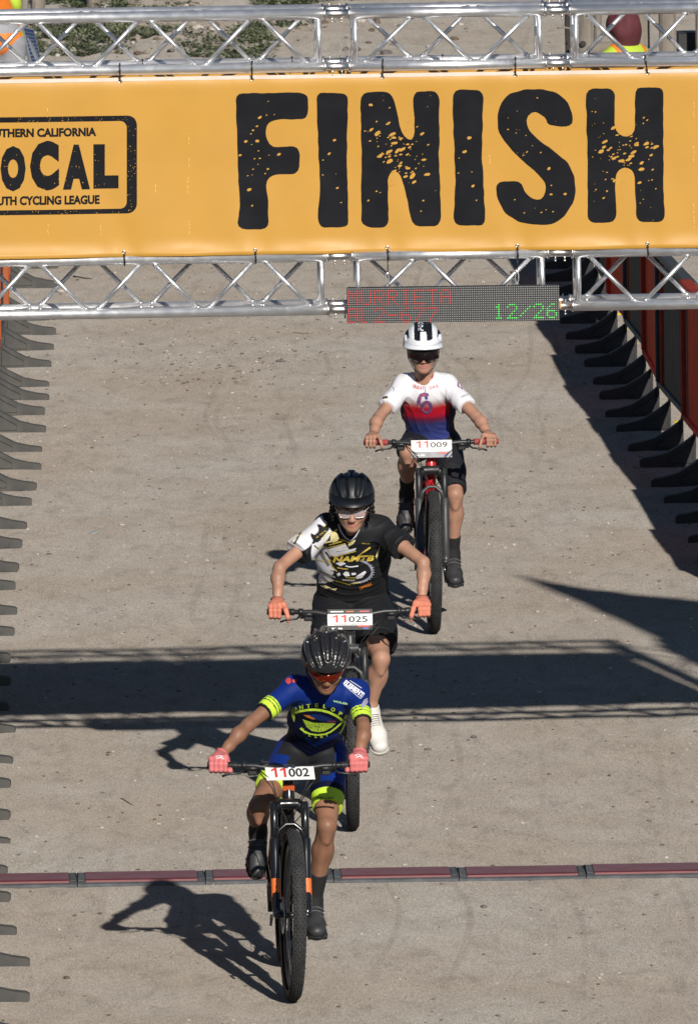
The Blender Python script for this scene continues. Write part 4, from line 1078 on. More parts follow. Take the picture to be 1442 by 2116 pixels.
        if cfg.get('decal_mat'):
            d = MB(); d.tube([S(ax(0.075)+o+hf*0.002), S(ax(0.165)+o)], 0.0212, 14, False); d.build('leg_decal', cfg['decal_mat'], lw)
    ar = MB(); ar.tube([S(ax(0.330)+Vector((-0.062, 0, 0))+hf*0.020), S(ax(0.378)+Vector((-0.047, 0, 0))+hf*0.034), S(ax(0.402)+Vector((-0.018, 0, 0))+hf*0.038), S(ax(0.402)+Vector((0.018, 0, 0))+hf*0.038), S(ax(0.378)+Vector((0.047, 0, 0))+hf*0.034), S(ax(0.330)+Vector((0.062, 0, 0))+hf*0.020)], [0.014, 0.011, 0.0095, 0.0095, 0.011, 0.014], 10); ar.build('fork_arch', acc, fo)
    ca = MB(); ca.box(S(ax(0.06)+Vector((-0.062, 0.055, 0.03))), (0.026, 0.04, 0.06), None, 0.006); ca.build('brake_caliper', satin_k, fo)
    lv = MB(); lv.tube([S(FA+Vector((-0.078, 0, 0))), S(FA+Vector((-0.09, 0, 0))), S(FA+Vector((-0.094, -0.004, -0.045)))], [0.009, 0.008, 0.005], 8); lv.build('axle_lever', satin_k, fo)
    # wheels
    fw = wheel(B, FA, 0.1, 'wheel', ST); rw = wheel(B, RA, 0.3, 'wheel')
    # cockpit
    bw = cfg['bar']; dz = cfg.get('bar_dz', 0.0)
    stc = ax(0.645)+hd*dz; clamp = stc+hf*0.055
    st = MB(); st.tube([S(stc-hd*0.020), S(stc+hd*0.020)], 0.0185, 12); st.tube([S(stc), S(clamp)], [0.017, 0.016], 10); st.tube([S(clamp+Vector((-0.024, 0, 0))), S(clamp+Vector((0.024, 0, 0)))], 0.0195, 12)
    st.tube([S(ax(0.617)), S(stc)], 0.0165, 12); st.build('stem', cfg.get('stem_mat', satin_k), B)
    rise = cfg.get('rise', 0.018); bp = []
    for t in (-1, -0.62, -0.42, -0.15, 0, 0.15, 0.42, 0.62, 1):
        a = abs(t); z = rise*min(1, max(0, (a-0.15)/0.27)); y = max(0, a-0.30)*bw/2*0.155
        bp.append(S(clamp+Vector((t*bw/2, y, z))))
    hb = MB(); hb.tube(bp, [0.0112, 0.0112, 0.0120, 0.0155, 0.0158, 0.0155, 0.0120, 0.0112, 0.0112], 12); hbo = hb.build('handlebar', cfg.get('bar_mat', satin_k), B)
    gr = {}
    for s in (-1, 1):
        i = 0 if s < 0 else -1; j = 1 if s < 0 else -2
        d = (bp[i]-bp[j]).normalized(); tip = bp[i]
        g = MB(); g.tube([tip-d*0.125, tip-d*0.118, tip-d*0.004, tip+d*0.002], [0.0165, 0.0158, 0.0162, 0.0135], 12); g.build('grip', cfg['grip_mat'], hbo)
        gr[s] = (tip-d*0.043, d)
        # brake lever, clamp and reservoir
        q = tip-d*0.155; b = MB(); b.tube([q-d*0.010, q+d*0.010], 0.0175, 10); b.tube([q+Vector((0, -0.014, -0.010)), q-d*0.055+Vector((0, -0.026, -0.008))], [0.011, 0.008], 8)
        b.tube([q+Vector((0, -0.020, -0.014)), q+d*0.020+Vector((0, -0.048, -0.026)), q+d*0.075+Vector((0, -0.058, -0.032)), q+d*0.095+Vector((0, -0.050, -0.040))], [0.0065, 0.005, 0.0045, 0.0055], 7); b.build('brake_lever', satin_k, hbo)
        q2 = q-d*0.035; b = MB(); b.box(q2+Vector((0, -0.004, -0.028)), (0.042, 0.030, 0.026), None, 0.006); b.tube([q2+Vector((0, 0.0, -0.02)), q2+d*0.035+Vector((0, 0.012, -0.030))], 0.005, 6); b.build('shifter', satin_k, hbo)
        cb = MB(); e = q-d*0.055+Vector((0, -0.026, -0.008))
        for kk in range(2):
            o = Vector((0.004*kk, 0.006*kk, -0.010*kk))
            cb.tube([e+o, e+Vector((-s*0.06, -0.055-0.012*kk, -0.045-0.03*kk)), S(ax(0.55))+Vector((s*0.055, -0.075, -0.02*kk)), S(ax(0.45))+Vector((s*(0.02+0.03*kk), -0.01, 0.0)), S(ax(0.34))+Vector((-0.055 if kk else 0.02, -0.02, 0))], 0.0026, 6)
        cb.build('cable', cable_m, hbo)
    if cfg.get('gadget'):
        q = bp[3]+Vector((-0.05, 0, 0)); g = MB(); g.box(q+Vector((0.0, -0.01, 0.026)), (0.034, 0.05, 0.014), Matrix.Rotation(R_(-25), 3, 'X'), 0.004); g.tube([q, q+Vector((0, -0.005, 0.024))], 0.006, 6); g.build('bike_computer', gloss_k, hbo)
    # number plate
    pw, ph_, tl = 0.208, cfg['plate_h'], cfg['plate_tilt']
    pc = S(clamp+Vector((0, -0.045, cfg.get('plate_dz', -0.012)))); pr = Matrix.Rotation(cfg['steer'], 3, 'Z') @ Matrix.Rotation(-tl, 3, 'X')
    pl = MB(); pl.box((0, 0, 0), (pw, 0.0016, ph_), None); pl.xf(Matrix.Translation(pc) @ pr.to_4x4()); plo = pl.build('number_plate', plate_w, B)
    def onplate(VF, m, nm, lift=0.0016):
        V, F = VF; me = np_mesh(nm, [tuple(pc+pr @ Vector((x, -lift, z))) for x, z in V], F, False) if len({len(q) for q in F}) == 1 else None
        if me is None:
            me = bpy.data.meshes.new(nm); me.from_pydata([tuple(pc+pr @ Vector((x, -lift, z))) for x, z in V], [], F)
        link(nm, me, m, plo)
    z0, z1 = cfg['num_z']
    one = poly_shape([(0.52, 0), (0.80, 0), (0.80, 1), (0.56, 1), (0.12, 0.80), (0.12, 0.62), (0.52, 0.76)])
    for x0 in (-0.084, -0.046):
        onplate((one[0]*np.array([[0.036, z1-z0+0.004]])+np.array([[x0, z0]]), one[1]), num_r, 'number_digit')
    onplate(fit(text_shape(cfg['num'], 0.018), -0.006, 0.082, z0, z1-0.002), num_k, 'number_digits')
    if cfg.get('name'): onplate(fit(text_shape(cfg['name'], 0.0), -0.07, 0.06, z0-0.014, z0-0.005), num_k, 'name_line')
    if cfg.get('strip'):
        s0, s1, sm_ = cfg['strip']; onplate((np.array([(-pw/2, s0), (pw/2, s0), (pw/2, s1), (-pw/2, s1)]), [(0, 1, 2, 3)]), sm_, 'sponsor_strip', 0.0013)
        for x0, x1, m_ in ((-0.085, -0.065, plate_w), (-0.055, -0.036, plate_w), (0.035, 0.09, num_r), (0.06, 0.085, mat('sponsor_blue', (0.08, 0.12, 0.4), 0.5))):
            zz = (s0+s1)/2+(0.006 if x0 == 0.035 else -0.004); onplate((np.array([(x0, zz-0.003), (x1, zz-0.004), (x1, zz+0.003), (x0, zz+0.004)]), [(0, 1, 2, 3)]), m_, 'sponsor_mark', 0.0022)
    if cfg.get('strip2'):
        s0, s1 = cfg['strip2']; onplate((np.array([(-pw/2, s0), (pw/2, s0), (pw/2, s1), (-pw/2, s1)]), [(0, 1, 2, 3)]), plate_k, 'sponsor_strip', 0.0013)
        for x0, x1, m_ in ((-0.09, -0.03, plate_w), (-0.018, 0.018, mat('sponsor_orange', (0.55, 0.16, 0.03), 0.5)), (0.045, 0.09, mat('sponsor_pink', (0.6, 0.12, 0.12), 0.5))):
            zz = (s0+s1)/2; onplate((np.array([(x0, zz-0.003), (x1, zz-0.003), (x1, zz+0.003), (x0, zz+0.003)]), [(0, 1, 2, 3)]), m_, 'sponsor_mark', 0.0022)
    # drivetrain
    cr = MB(); cr.lathe([(0.060, -0.002), (0.066, -0.002), (0.066, 0.002), (0.060, 0.002), (0.060, -0.002)], BB+Vector((-0.050, 0, 0)), (1, 0, 0), 32)
    for k in range(4):
        a = k*math.pi/2+0.4; cr.tube([BB+Vector((-0.05, 0, 0)), BB+Vector((-0.05, 0.062*math.cos(a), 0.062*math.sin(a)))], 0.007, 6)
    cr.build('chainring', satin_k, B)
    oy, oz = cfg['crank']; ped = {}
    for s in (1, -1):
        v = Vector((0, oy*s, oz*s)); c0 = BB+Vector((s*0.062, 0, 0)); c1 = BB+v+Vector((s*0.080, 0, 0)); c = MB()
        c.tube([c0, c1], [0.016, 0.013], 10, up=(1, 0, 0), flat=0.6); ck = c.build('crank_arm', gloss_k, B)
        p = BB+v+Vector((s*0.128, 0, 0)); q = MB(); q.tube([c1, p+Vector((s*0.045, 0, 0))], 0.007, 8); q.box(p, (0.085, 0.075, 0.020), Matrix.Rotation(cfg['foot_pitch'][s], 3, 'X'), 0.005); q.build('pedal', satin_k, ck)
        ped[s] = W @ p
    ch = MB(); ch.tube([BB+Vector((-0.05, 0, 0.064)), RA+Vector((-0.045, 0, 0.045))], 0.0038, 5); ch.tube([BB+Vector((-0.05, 0, -0.064)), RA+Vector((-0.045, -0.03, -0.14)), RA+Vector((-0.045, 0.0, -0.09))], 0.0038, 5); ch.build('chain', steel, B)
    rd = MB(); rd.lathe([(0.0, -0.004), (0.055, -0.004), (0.055, 0.012), (0.0, 0.03)], RA+Vector((-0.05, 0, 0)), (1, 0, 0), 20); rd.tube([RA+Vector((-0.055, 0, -0.02)), RA+Vector((-0.058, -0.02, -0.14))], [0.016, 0.010], 8); rd.build('rear_derailleur', satin_k, B)
    W3 = W.to_3x3()
    return dict(root=B, W=W, loc=loc, grip={s: (W @ gr[s][0], W3 @ gr[s][1]) for s in gr}, pedal=ped, saddle=W @ (sc+Vector((0, 0.04, 0.02))))
# ================================================================== PEOPLE
def skin_mat(name, c, lip): return mat(name, c, 0.50, var=0.20, vscale=11, bump=0.12, bscale=90, spec=0.4, rvar=0.08), mat(name+'_lip', lip, 0.4, var=0.1, vscale=30)
def cloth_mat(name, rough=0.62): return mat(name, (0.5, 0.5, 0.5), rough, attr='Col', bump=0.12, bscale=400, spec=0.16, bdist=0.003)
def head_frame(F, U):
    F = np.array(F, float); F /= np.linalg.norm(F); U = np.array(U, float); U -= F*U.dot(F); U /= np.linalg.norm(U); X = np.cross(U, F)
    return np.stack([X, F, U], 1)          # columns: image-right, face direction, crown
def head_prims(v, Hc, M, hs=1.0, k=0.012):
    P = lambda x, f, u: np.array(Hc)+M @ (np.array([x, f, u])*hs); E = lambda c, r, kk=k, op='add': v.ell(P(*c), [q*hs for q in r], M, kk, op)
    E((0, -0.012, 0.035), (0.072, 0.090, 0.082), 0.02)
    E((0, 0.022, -0.030), (0.060, 0.066, 0.074), 0.03)
    E((0, 0.046, -0.070), (0.040, 0.040, 0.036), 0.02)
    v.cap(P(-0.050, 0.0, -0.050), P(-0.012, 0.066, -0.092), 0.018*hs, 0.016*hs, 0.02); v.cap(P(0.050, 0.0, -0.050), P(0.012, 0.066, -0.092), 0.018*hs, 0.016*hs, 0.02)
    E((0, 0.074, -0.092), (0.019, 0.016, 0.015), 0.014)
    for s in (-1, 1):
        E((s*0.034, 0.064, -0.034), (0.024, 0.020, 0.022), 0.02)
        v.cap(P(s*0.012, 0.083, 0.018), P(s*0.046, 0.070, 0.016), 0.0095*hs, 0.009*hs, 0.012)
        E((s*0.031, 0.086, -0.002), (0.015, 0.010, 0.009), 0.008, 'sub')
        E((s*0.074, -0.008, -0.012), (0.009, 0.019, 0.031), 0.008)
        E((s*0.011, 0.096, -0.038), (0.0085, 0.010, 0.0075), 0.007)
    v.cap(P(0, 0.084, 0.006), P(0, 0.104, -0.032), 0.0085*hs, 0.0115*hs, 0.012)
    v.cap(P(-0.017, 0.083, -0.060), P(0.017, 0.083, -0.060), 0.0062*hs, None, 0.006); v.cap(P(0, 0.088, -0.059), P(0, 0.088, -0.059), 0.0065*hs, None, 0.008)
    v.cap(P(-0.014, 0.082, -0.070), P(0.014, 0.082, -0.070), 0.0068*hs, None, 0.006); v.cap(P(0, 0.087, -0.071), P(0, 0.087, -0.071), 0.0065*hs, None, 0.008)
    v.cap(P(-0.019, 0.094, -0.0648), P(0.019, 0.094, -0.0648), 0.0026*hs, None, 0.003, op='sub')
    return P
def hand_prims(v, G, d, wrist, up, fwd, side, infl=0.0, k=0.006, lever=True, rb=0.030):
    """hand closed on a grip: G grip centre, d outward along the bar, wrist joint"""
    G = np.array(G); d = np.array(d); up = np.array(up); fwd = np.array(fwd); Wp = np.array(wrist); inn = -d
    kn = []
    for i, o in enumerate((0.031, 0.0105, -0.0095, -0.0285)):
        b = G+inn*o; r = (0.0088, 0.0092, 0.0088, 0.0078)[i]+infl
        K = b+up*(0.034-0.003*i)+fwd*(0.006-0.002*i); kn.append(K)
        if i == 0 and lever:
            p1 = b+inn*0.012+up*0.012+fwd*0.036; p2 = b+inn*0.020-up*0.016+fwd*0.050; p3 = b+inn*0.022-up*0.036+fwd*0.046
            v.cap(K, p1, r*1.05, r, k); v.cap(p1, p2, r, r*0.92, k); v.cap(p2, p3, r*0.92, r*0.85, k)
        else:
            p1 = b+up*0.010+fwd*(0.034-0.001*i); p2 = b-up*0.016+fwd*0.029; p3 = b-up*0.026+fwd*0.006
            v.cap(K, p1, r*1.06, r, k*0.6); v.cap(p1, p2, r, r*0.94, k*0.6); v.cap(p2, p3, r*0.94, r*0.85, k*0.6)
        v.cap(Wp+(K-Wp)*0.12+d*(0.012-0.008*i), K, 0.0135+infl, r*1.15, 0.012)
    v.ell((np.mean(kn, 0)+Wp)/2, [0.036+infl, 0.030+infl, 0.017+infl], np.stack([d, np.cross(up, d), up], 1), 0.014)
    # thumb leaves the inner side of the palm near the wrist and closes under the bar
    t0 = Wp*0.55+np.mean(kn, 0)*0.45+inn*0.026-up*0.010; t1 = G+inn*0.046-up*0.004-fwd*0.012; t2 = G+inn*0.052-up*0.020+fwd*0.014
    v.cap(Wp+inn*0.012, t0, 0.013+infl, 0.0125+infl, 0.012); v.cap(t0, t1, 0.0122+infl, 0.0105+infl, 0.008); v.cap(t1, t2, 0.0102+infl, 0.009+infl, 0.006)
def vv(p): return np.array(p[:], float)
def rider(c, bk):
    Y0 = bk['loc'].y; T = lambda q: vv(atY(q[0], q[1], Y0+q[2]))
    J = {k: T(q) for k, q in c['J'].items()}
    up = np.array([0, 0, 1.0]); fw = np.array([-math.sin(0), -1.0, 0])
    base = bk['W'] @ Vector((0, 0.85, 0)); base.z = 0
    root = empty('person', base, 0, c['label'], 'person', 'riders racing towards the finish'); off = vv(base)
    for s, n in ((-1, 'l'), (1, 'r')):
        G, d = bk['grip'][s]; G = vv(G); d = vv(d); E = J['elbow_'+n]; w = E-G; w /= np.linalg.norm(w)
        J['grip_'+n] = G; J['gd_'+n] = d; J['wrist_'+n] = G+w*0.026+up*0.020+np.array([0, 0.058, 0])
        p = vv(bk['pedal'][s]); a = c['foot_pitch'][s]; t = np.array([c.get('toe_out', 0.06)*s, -math.cos(a), -math.sin(a)]); t /= np.linalg.norm(t); nn = np.array([0, -math.sin(a), math.cos(a)])
        ball = p+nn*0.030+np.array([0.0, 0, 0])-np.array([s*0.006, 0, 0]); fl = c.get('foot', 1.0)
        J['ball_'+n] = ball; J['toe_'+n] = ball+t*0.058*fl; J['heel_'+n] = ball-t*0.150*fl; J['ankle_'+n] = ball-t*0.112*fl+nn*0.078; J['fn_'+n] = nn; J['ft_'+n] = t
    for n, s in (('l', -1), ('r', 1)): J['hip_'+n] = J['pelvis']+np.array([s*0.078, -0.01, -0.03])
    Lx = J['sho_r']-J['sho_l']; Lx /= np.linalg.norm(Lx)
    Px = np.array([1.0, 0, 0]); g = c.get('girth', 1.0); vox = 0.0045
    pts = np.array(list(J.values())[:]); pts = np.array([J[k] for k in J if k[:2] not in ('gd', 'fn', 'ft')])
    lo = pts.min(0)-0.19; hi = pts.max(0)+0.19; lo[2] = max(lo[2], 0.0)
    M = head_frame(c['face'], c['crown']); Hc = J['head']; hs = c.get('hs', 1.0)
    chest = (J['sho_l']+J['sho_r'])/2*0.62+J['mid']*0.38; fwdn = np.cross(Lx, J['neck']-J['pelvis']); fwdn /= np.linalg.norm(fwdn)
    if fwdn[1] > 0: fwdn = -fwdn
    # ---------------- body
    v = Vol(lo, hi, vox); A = c['arm']; Lg = c['leg']
    def torso(v, i, hem=None, k=0.05, sleeves=None, sl_i=None):
        cl = [hem] if hem else []
        v.cap((J['sho_l']+J['sho_r'])/2-up*0.020, chest, (0.070+i)*g, (0.078+i)*g, k, Lx, 1.62, clips=cl)
        lo_ = c.get('loose', 0.0) if i > 0 else 0.0
        v.cap(chest, J['mid'], (0.078+i)*g, (0.080+i)*g+lo_, k, Lx, 1.45, clips=cl)
        v.cap(J['mid'], J['pelvis'], (0.080+i)*g+lo_, (0.086+i)*g+lo_*1.2, k, Px, 1.36, clips=cl)
        for n in 'lr': v.cap(J['neck']-up*0.012, J['sho_'+n], 0.040+i, 0.044+i, 0.04, clips=cl)
    torso(v, -0.006)
    v.cap(J['neck']-up*0.03, Hc+M @ np.array([0, -0.030, -0.045]), 0.046*g, 0.045*g, 0.03)
    P = head_prims(v, Hc, M, hs)
    for n, s in (('l', -1), ('r', 1)):
        sh, el, wr = J['sho_'+n], J['elbow_'+n], J['wrist_'+n]
        v.cap(sh, sh*0.5+el*0.5, 0.040*A, 0.035*A, 0.03); v.cap(sh*0.5+el*0.5, el, 0.035*A, 0.0285*A, 0.02); v.ell(el+np.array([s*0.012, 0.014, -0.004]), [0.016*A, 0.018*A, 0.018*A], None, 0.012)
        m1 = el*0.68+wr*0.32+np.array([s*0.005, 0, 0]); v.cap(el, m1, 0.0290*A, 0.0310*A, 0.015); v.cap(m1, el*0.3+wr*0.7, 0.0310*A, 0.0235*A, 0.02); v.cap(el*0.3+wr*0.7, wr, 0.0235*A, 0.0198*A, 0.015)
        hand_prims(v, J['grip_'+n], J['gd_'+n], wr, up, fw, s, lever=c.get('lever', True))
        hp, kn, an = J['hip_'+n], J['knee_'+n], J['ankle_'+n]
        v.cap(hp, hp*0.45+kn*0.55, 0.076*Lg, 0.066*Lg, 0.03); v.cap(hp*0.45+kn*0.55, kn, 0.064*Lg, 0.0425*Lg, 0.02); v.ell(hp*0.25+kn*0.75+np.array([-s*0.026, -0.012, 0]), [0.022, 0.026, 0.045], None, 0.025)
        v.ell(kn+np.array([0, -0.014, 0.004]), [0.031*Lg, 0.030*Lg, 0.036*Lg], None, 0.012); v.ell(kn+np.array([0, -0.016, -0.050]), [0.017*Lg, 0.014*Lg, 0.030*Lg], None, 0.03)
        m1 = kn*0.68+an*0.32+np.array([0, 0.020, 0]); v.cap(kn, m1, 0.0405*Lg, 0.0445*Lg, 0.015); v.cap(m1, an, 0.0445*Lg, 0.0275*Lg, 0.025); v.ell(kn*0.66+an*0.34+np.array([s*0.018, 0.026, 0]), [0.026*Lg, 0.026*Lg, 0.060*Lg], None, 0.02); v.cap(kn*0.9+an*0.1+np.array([0, -0.026, 0]), an+np.array([0, -0.012, 0.01]), 0.012, 0.010, 0.02)
        v.cap(an, J['heel_'+n]+J['fn_'+n]*0.03, 0.030, 0.028, 0.02); v.cap(an, J['ball_'+n]+J['fn_'+n]*0.01, 0.030, 0.024, 0.02)
    me = v.mesh('body', off); sk, lp = c['skin']; me.materials.append(sk); me.materials.append(lp)
    V = v.V; loc_ = (V-Hc) @ M/hs
    lip = (np.abs(loc_[:, 0]) < 0.021*np.sqrt(np.clip(1-((loc_[:, 2]+0.065)/0.0125)**2, 0, 1))) & (loc_[:, 1] > 0.078)
    fi = lip[v.F].sum(1) >= 3; me.polygons.foreach_set('material_index', fi.astype(np.int32))
    link('body', me, None, root)
    # ---------------- jersey
    jp = np.array([J[k] for k in ('sho_l', 'sho_r', 'neck', 'mid', 'pelvis')]+[T(c['cuff_l']), T(c['cuff_r'])]); jl = jp.min(0)-0.17; jh = jp.max(0)+0.17
    v = Vol(jl, jh, vox); ax_ = J['pelvis']-J['mid']; ax_ /= np.linalg.norm(ax_)
    hem = (J['pelvis']+ax_*c['hem'], ax_); ti = c['fit']
    torso(v, ti, hem)
    for n in 'lr':
        sh, el = J['sho_'+n], J['elbow_'+n]; u = el-sh; u /= np.linalg.norm(u); cu = T(c['cuff_'+n]); J['cu_'+n] = cu; J['au_'+n] = u
        v.cap(sh, sh*0.45+el*0.55, 0.041*A+ti+0.002, 0.038*A+ti+c.get('flare', 0), 0.035, clips=[(cu, u)]); v.cap(sh*0.5+el*0.5, el, 0.038*A+ti+c.get('flare', 0), 0.034*A+ti+c.get('flare', 0), 0.015, clips=[(cu, u)])
    # neck opening
    nk = J['neck']; v.cap(nk+np.array([0, 0.02, 0.02])-fwdn*0.0, Hc+M @ np.array([0, 0.02, -0.03]), 0.050, 0.062, 0.01, op='sub')
    if c.get('vneck'): v.cap(nk, T(c['vneck'])+np.array([0, -0.03, 0.01]), 0.044, 0.012, 0.01, op='sub')
    v.ripple(c['ripple'][0]*0.6, c['ripple'][1], 3); v.folds(c['fold'], 62, J['pelvis']-J['neck'], c['seed'])
    me = v.mesh('jersey', off); V = v.V; px = proj(V)
    paint(me, c['jersey'](px, V, J)); link('jersey', me, cloth_mat('jersey_cloth', 0.6), root); jo = root.children[-1]
    jo = [o for o in root.children if o.name.startswith('jersey')][-1]
    bvh = BVHTree.FromPolygons([tuple(p) for p in V.tolist()], v.F.tolist())
    for VF, m, nm in c['prints'](J): decal(VF, bvh, off, nm, m, jo)
    # ---------------- shorts
    jp = np.array([J[k] for k in ('pelvis', 'mid', 'knee_l', 'knee_r')]); sl = jp.min(0)-0.16; sh_ = jp.max(0)+0.16; sh_[2] = J['pelvis'][2]+0.16
    v = Vol(sl, sh_, vox); i = c['short_fit']
    v.cap(J['mid']*0.35+J['pelvis']*0.65, J['pelvis'], (0.080+i*0.6)*g, (0.088+i*0.6)*g, 0.04, Px, 1.36)
    for n in 'lr':
        hp, kn = J['hip_'+n], J['knee_'+n]; u = kn-hp; u /= np.linalg.norm(u); h = hp+u*c['short_len'][n]; clip = [(h, u)]; J['sh_'+n] = h; J['su_'+n] = u
        v.cap(hp, hp*0.45+kn*0.55, 0.077*Lg+i, 0.067*Lg+i, 0.035, clips=clip); v.cap(hp*0.45+kn*0.55, kn+u*0.02, 0.067*Lg+i, 0.054*Lg+i, 0.02, clips=clip)
    v.ripple(c['ripple'][0]*0.6, c['ripple'][1], 5); v.folds(c['fold']*0.8, 50, (0.2, 0.5, 1.0), c['seed']+1)
    me = v.mesh('shorts', off); paint(me, c['shorts'](proj(v.V), v.V, J)); link('shorts', me, cloth_mat('shorts_cloth', 0.62), root)
    so = [o for o in root.children if o.name.startswith('shorts')][-1]
    bvs = BVHTree.FromPolygons([tuple(p) for p in v.V.tolist()], v.F.tolist())
    for VF, m, nm in c.get('short_prints', lambda J: [])(J): decal(VF, bvs, off, nm, m, so)
    # ---------------- socks, shoes, gloves
    for n, s in (('l', -1), ('r', 1)):
        an, kn = J['ankle_'+n], J['knee_'+n]; u = kn-an; u /= np.linalg.norm(u); top = an+u*c['sock']
        v = Vol(np.minimum(an, top)-0.09, np.maximum(an, top)+0.09, 0.004)
        m1 = kn*0.68+an*0.32+np.array([0, 0.018, 0]); v.cap(m1, an, 0.0445*Lg+0.004, 0.0285*Lg+0.005, 0.02, clips=[(top, u)]); v.cap(an, J['heel_'+n]+J['fn_'+n]*0.03, 0.034, 0.029, 0.02, clips=[(top, u)]); v.cap(an, an*0.45+J['ball_'+n]*0.55, 0.034, 0.029, 0.02, clips=[(top, u)])
        link('sock', v.mesh('sock', off), c['sock_mat'], root)
        ba, to, he, fn, ft = (J[k+n] for k in ('ball_', 'toe_', 'heel_', 'fn_', 'ft_')); side = np.cross(ft, fn)
        v = Vol(np.minimum(np.minimum(to, he), an)-0.09, np.maximum(np.maximum(to, he), an)+0.09, 0.004); q = c.get('shoe_w', 1.0)
        cl = [(ba-fn*0.016, -fn)]
        v.cap(he+fn*0.022, ba+fn*0.014, 0.032*q, 0.034*q, 0.02, side, 1.12, clips=cl); v.cap(ba+fn*0.014, to+fn*0.008, 0.034*q, 0.027*q, 0.02, side, 1.22, clips=cl)
        v.cap(he+fn*0.03, an-fn*0.024, 0.030*q, 0.033*q, 0.020); v.cap(an-fn*0.02+ft*0.01, ba+fn*0.022, 0.036*q, 0.026*q, 0.025)
        if c['shoe_kind'] != 'lace': v.cap(an-fn*0.02, an+u*0.03, 0.0355*q, 0.0345*q, 0.015, clips=[(an+u*c.get('shoe_top', 0.008), u)])
        shoe = link('shoe', v.mesh('shoe', off), c['shoe_mat'], root)
        v = Vol(np.minimum(to, he)-0.07, np.maximum(to, he)+0.07, 0.004)
        cl = [(ba-fn*0.006, fn), (ba-fn*0.026, -fn)]
        v.cap(he+fn*0.0, ba, 0.034*q, 0.038*q, 0.01, side, 1.15, clips=cl); v.cap(ba, to, 0.038*q, 0.034*q, 0.01, side, 1.18, clips=cl)
        link('sole', v.mesh('sole', off), c['sole_mat'], shoe)
        if c['shoe_kind'] == 'lace':
            cr_ = MB(); cc_ = an-fn*0.012; cr_.tube([cc_+ft*math.cos(t)*0.044+side*math.sin(t)*0.036+fn*0.006*math.cos(t)-off for t in [2*math.pi*k/18 for k in range(18)]], 0.0045, 6, closed=True); cr_.build('collar', c['lace_mat'], shoe)
        st = MB()
        nl = 6 if c['shoe_kind'] == 'lace' else 3
        for k in range(nl):
            t_ = k*2.0/(nl-1); b = an*(0.55-0.2*t_)+ba*(0.45+0.2*t_)-fn*(0.012-0.004*t_); w = (0.040-0.002*t_)*(1.24 if nl == 6 else 1.08)
            arc = [b+side*math.sin(a)*w*1.06+fn*(math.cos(a)*w+0.001+0.005*t_) for a in [R_((-30+60*j/8) if nl == 6 else (-62+124*j/8)) for j in range(9)]]
            st.tube([p-off for p in arc], 0.0042 if c['shoe_kind'] == 'lace' else 0.006, 6, flat=0.5)
        st.build('lace' if c['shoe_kind'] == 'lace' else 'shoe_strap', c['lace_mat'], shoe)
        if c.get('glove_mat'):
            G, d, wr, el = J['grip_'+n], J['gd_'+n], J['wrist_'+n], J['elbow_'+n]; u = el-wr; u /= np.linalg.norm(u)
            v = Vol(np.minimum(G, wr)-0.11, np.maximum(G, wr)+0.11, 0.0028)
            hand_prims(v, G, d, wr, up, fw, s, infl=0.0026, lever=c.get('lever', True)); v.cap(wr-u*0.01, wr+u*0.05, 0.027*A, 0.029*A, 0.012, clips=[(wr+u*0.014, u)])
            go = link('glove', v.mesh('glove', off), c['glove_mat'], root)
            mb = MB(); c0 = wr+u*0.010; a1 = np.cross(u, [0, 0, 1.0]); a1 /= np.linalg.norm(a1); a2 = np.cross(u, a1)
            mb.tube([c0+(a1*math.cos(t)+a2*math.sin(t))*0.0295*A-off for t in [2*math.pi*k/16 for k in range(16)]], 0.0035, 6, closed=True); mb.build('cuff', c['cuff_mat'], go)
            if c.get('glove_logo'):
                bg = BVHTree.FromPolygons([tuple(p) for p in v.V.tolist()], v.F.tolist()); q = proj([wr*0.75+G*0.25])[0]
                sh = [band([(q[0]-9, q[1]-2), (q[0]-3, q[1]-5), (q[0]+6, q[1]-2)], 2.2), band([(q[0]-7, q[1]+2), (q[0], q[1]-1), (q[0]+8, q[1]+3)], 2.2)]
                decal(joinshapes(sh), bg, off, 'logo', mat('logo_white', (0.75, 0.72, 0.72), 0.6), go, 0.002)
    # ---------------- helmet, eyewear
    c['headgear'](root, Hc, M, hs, off)
    return root, J

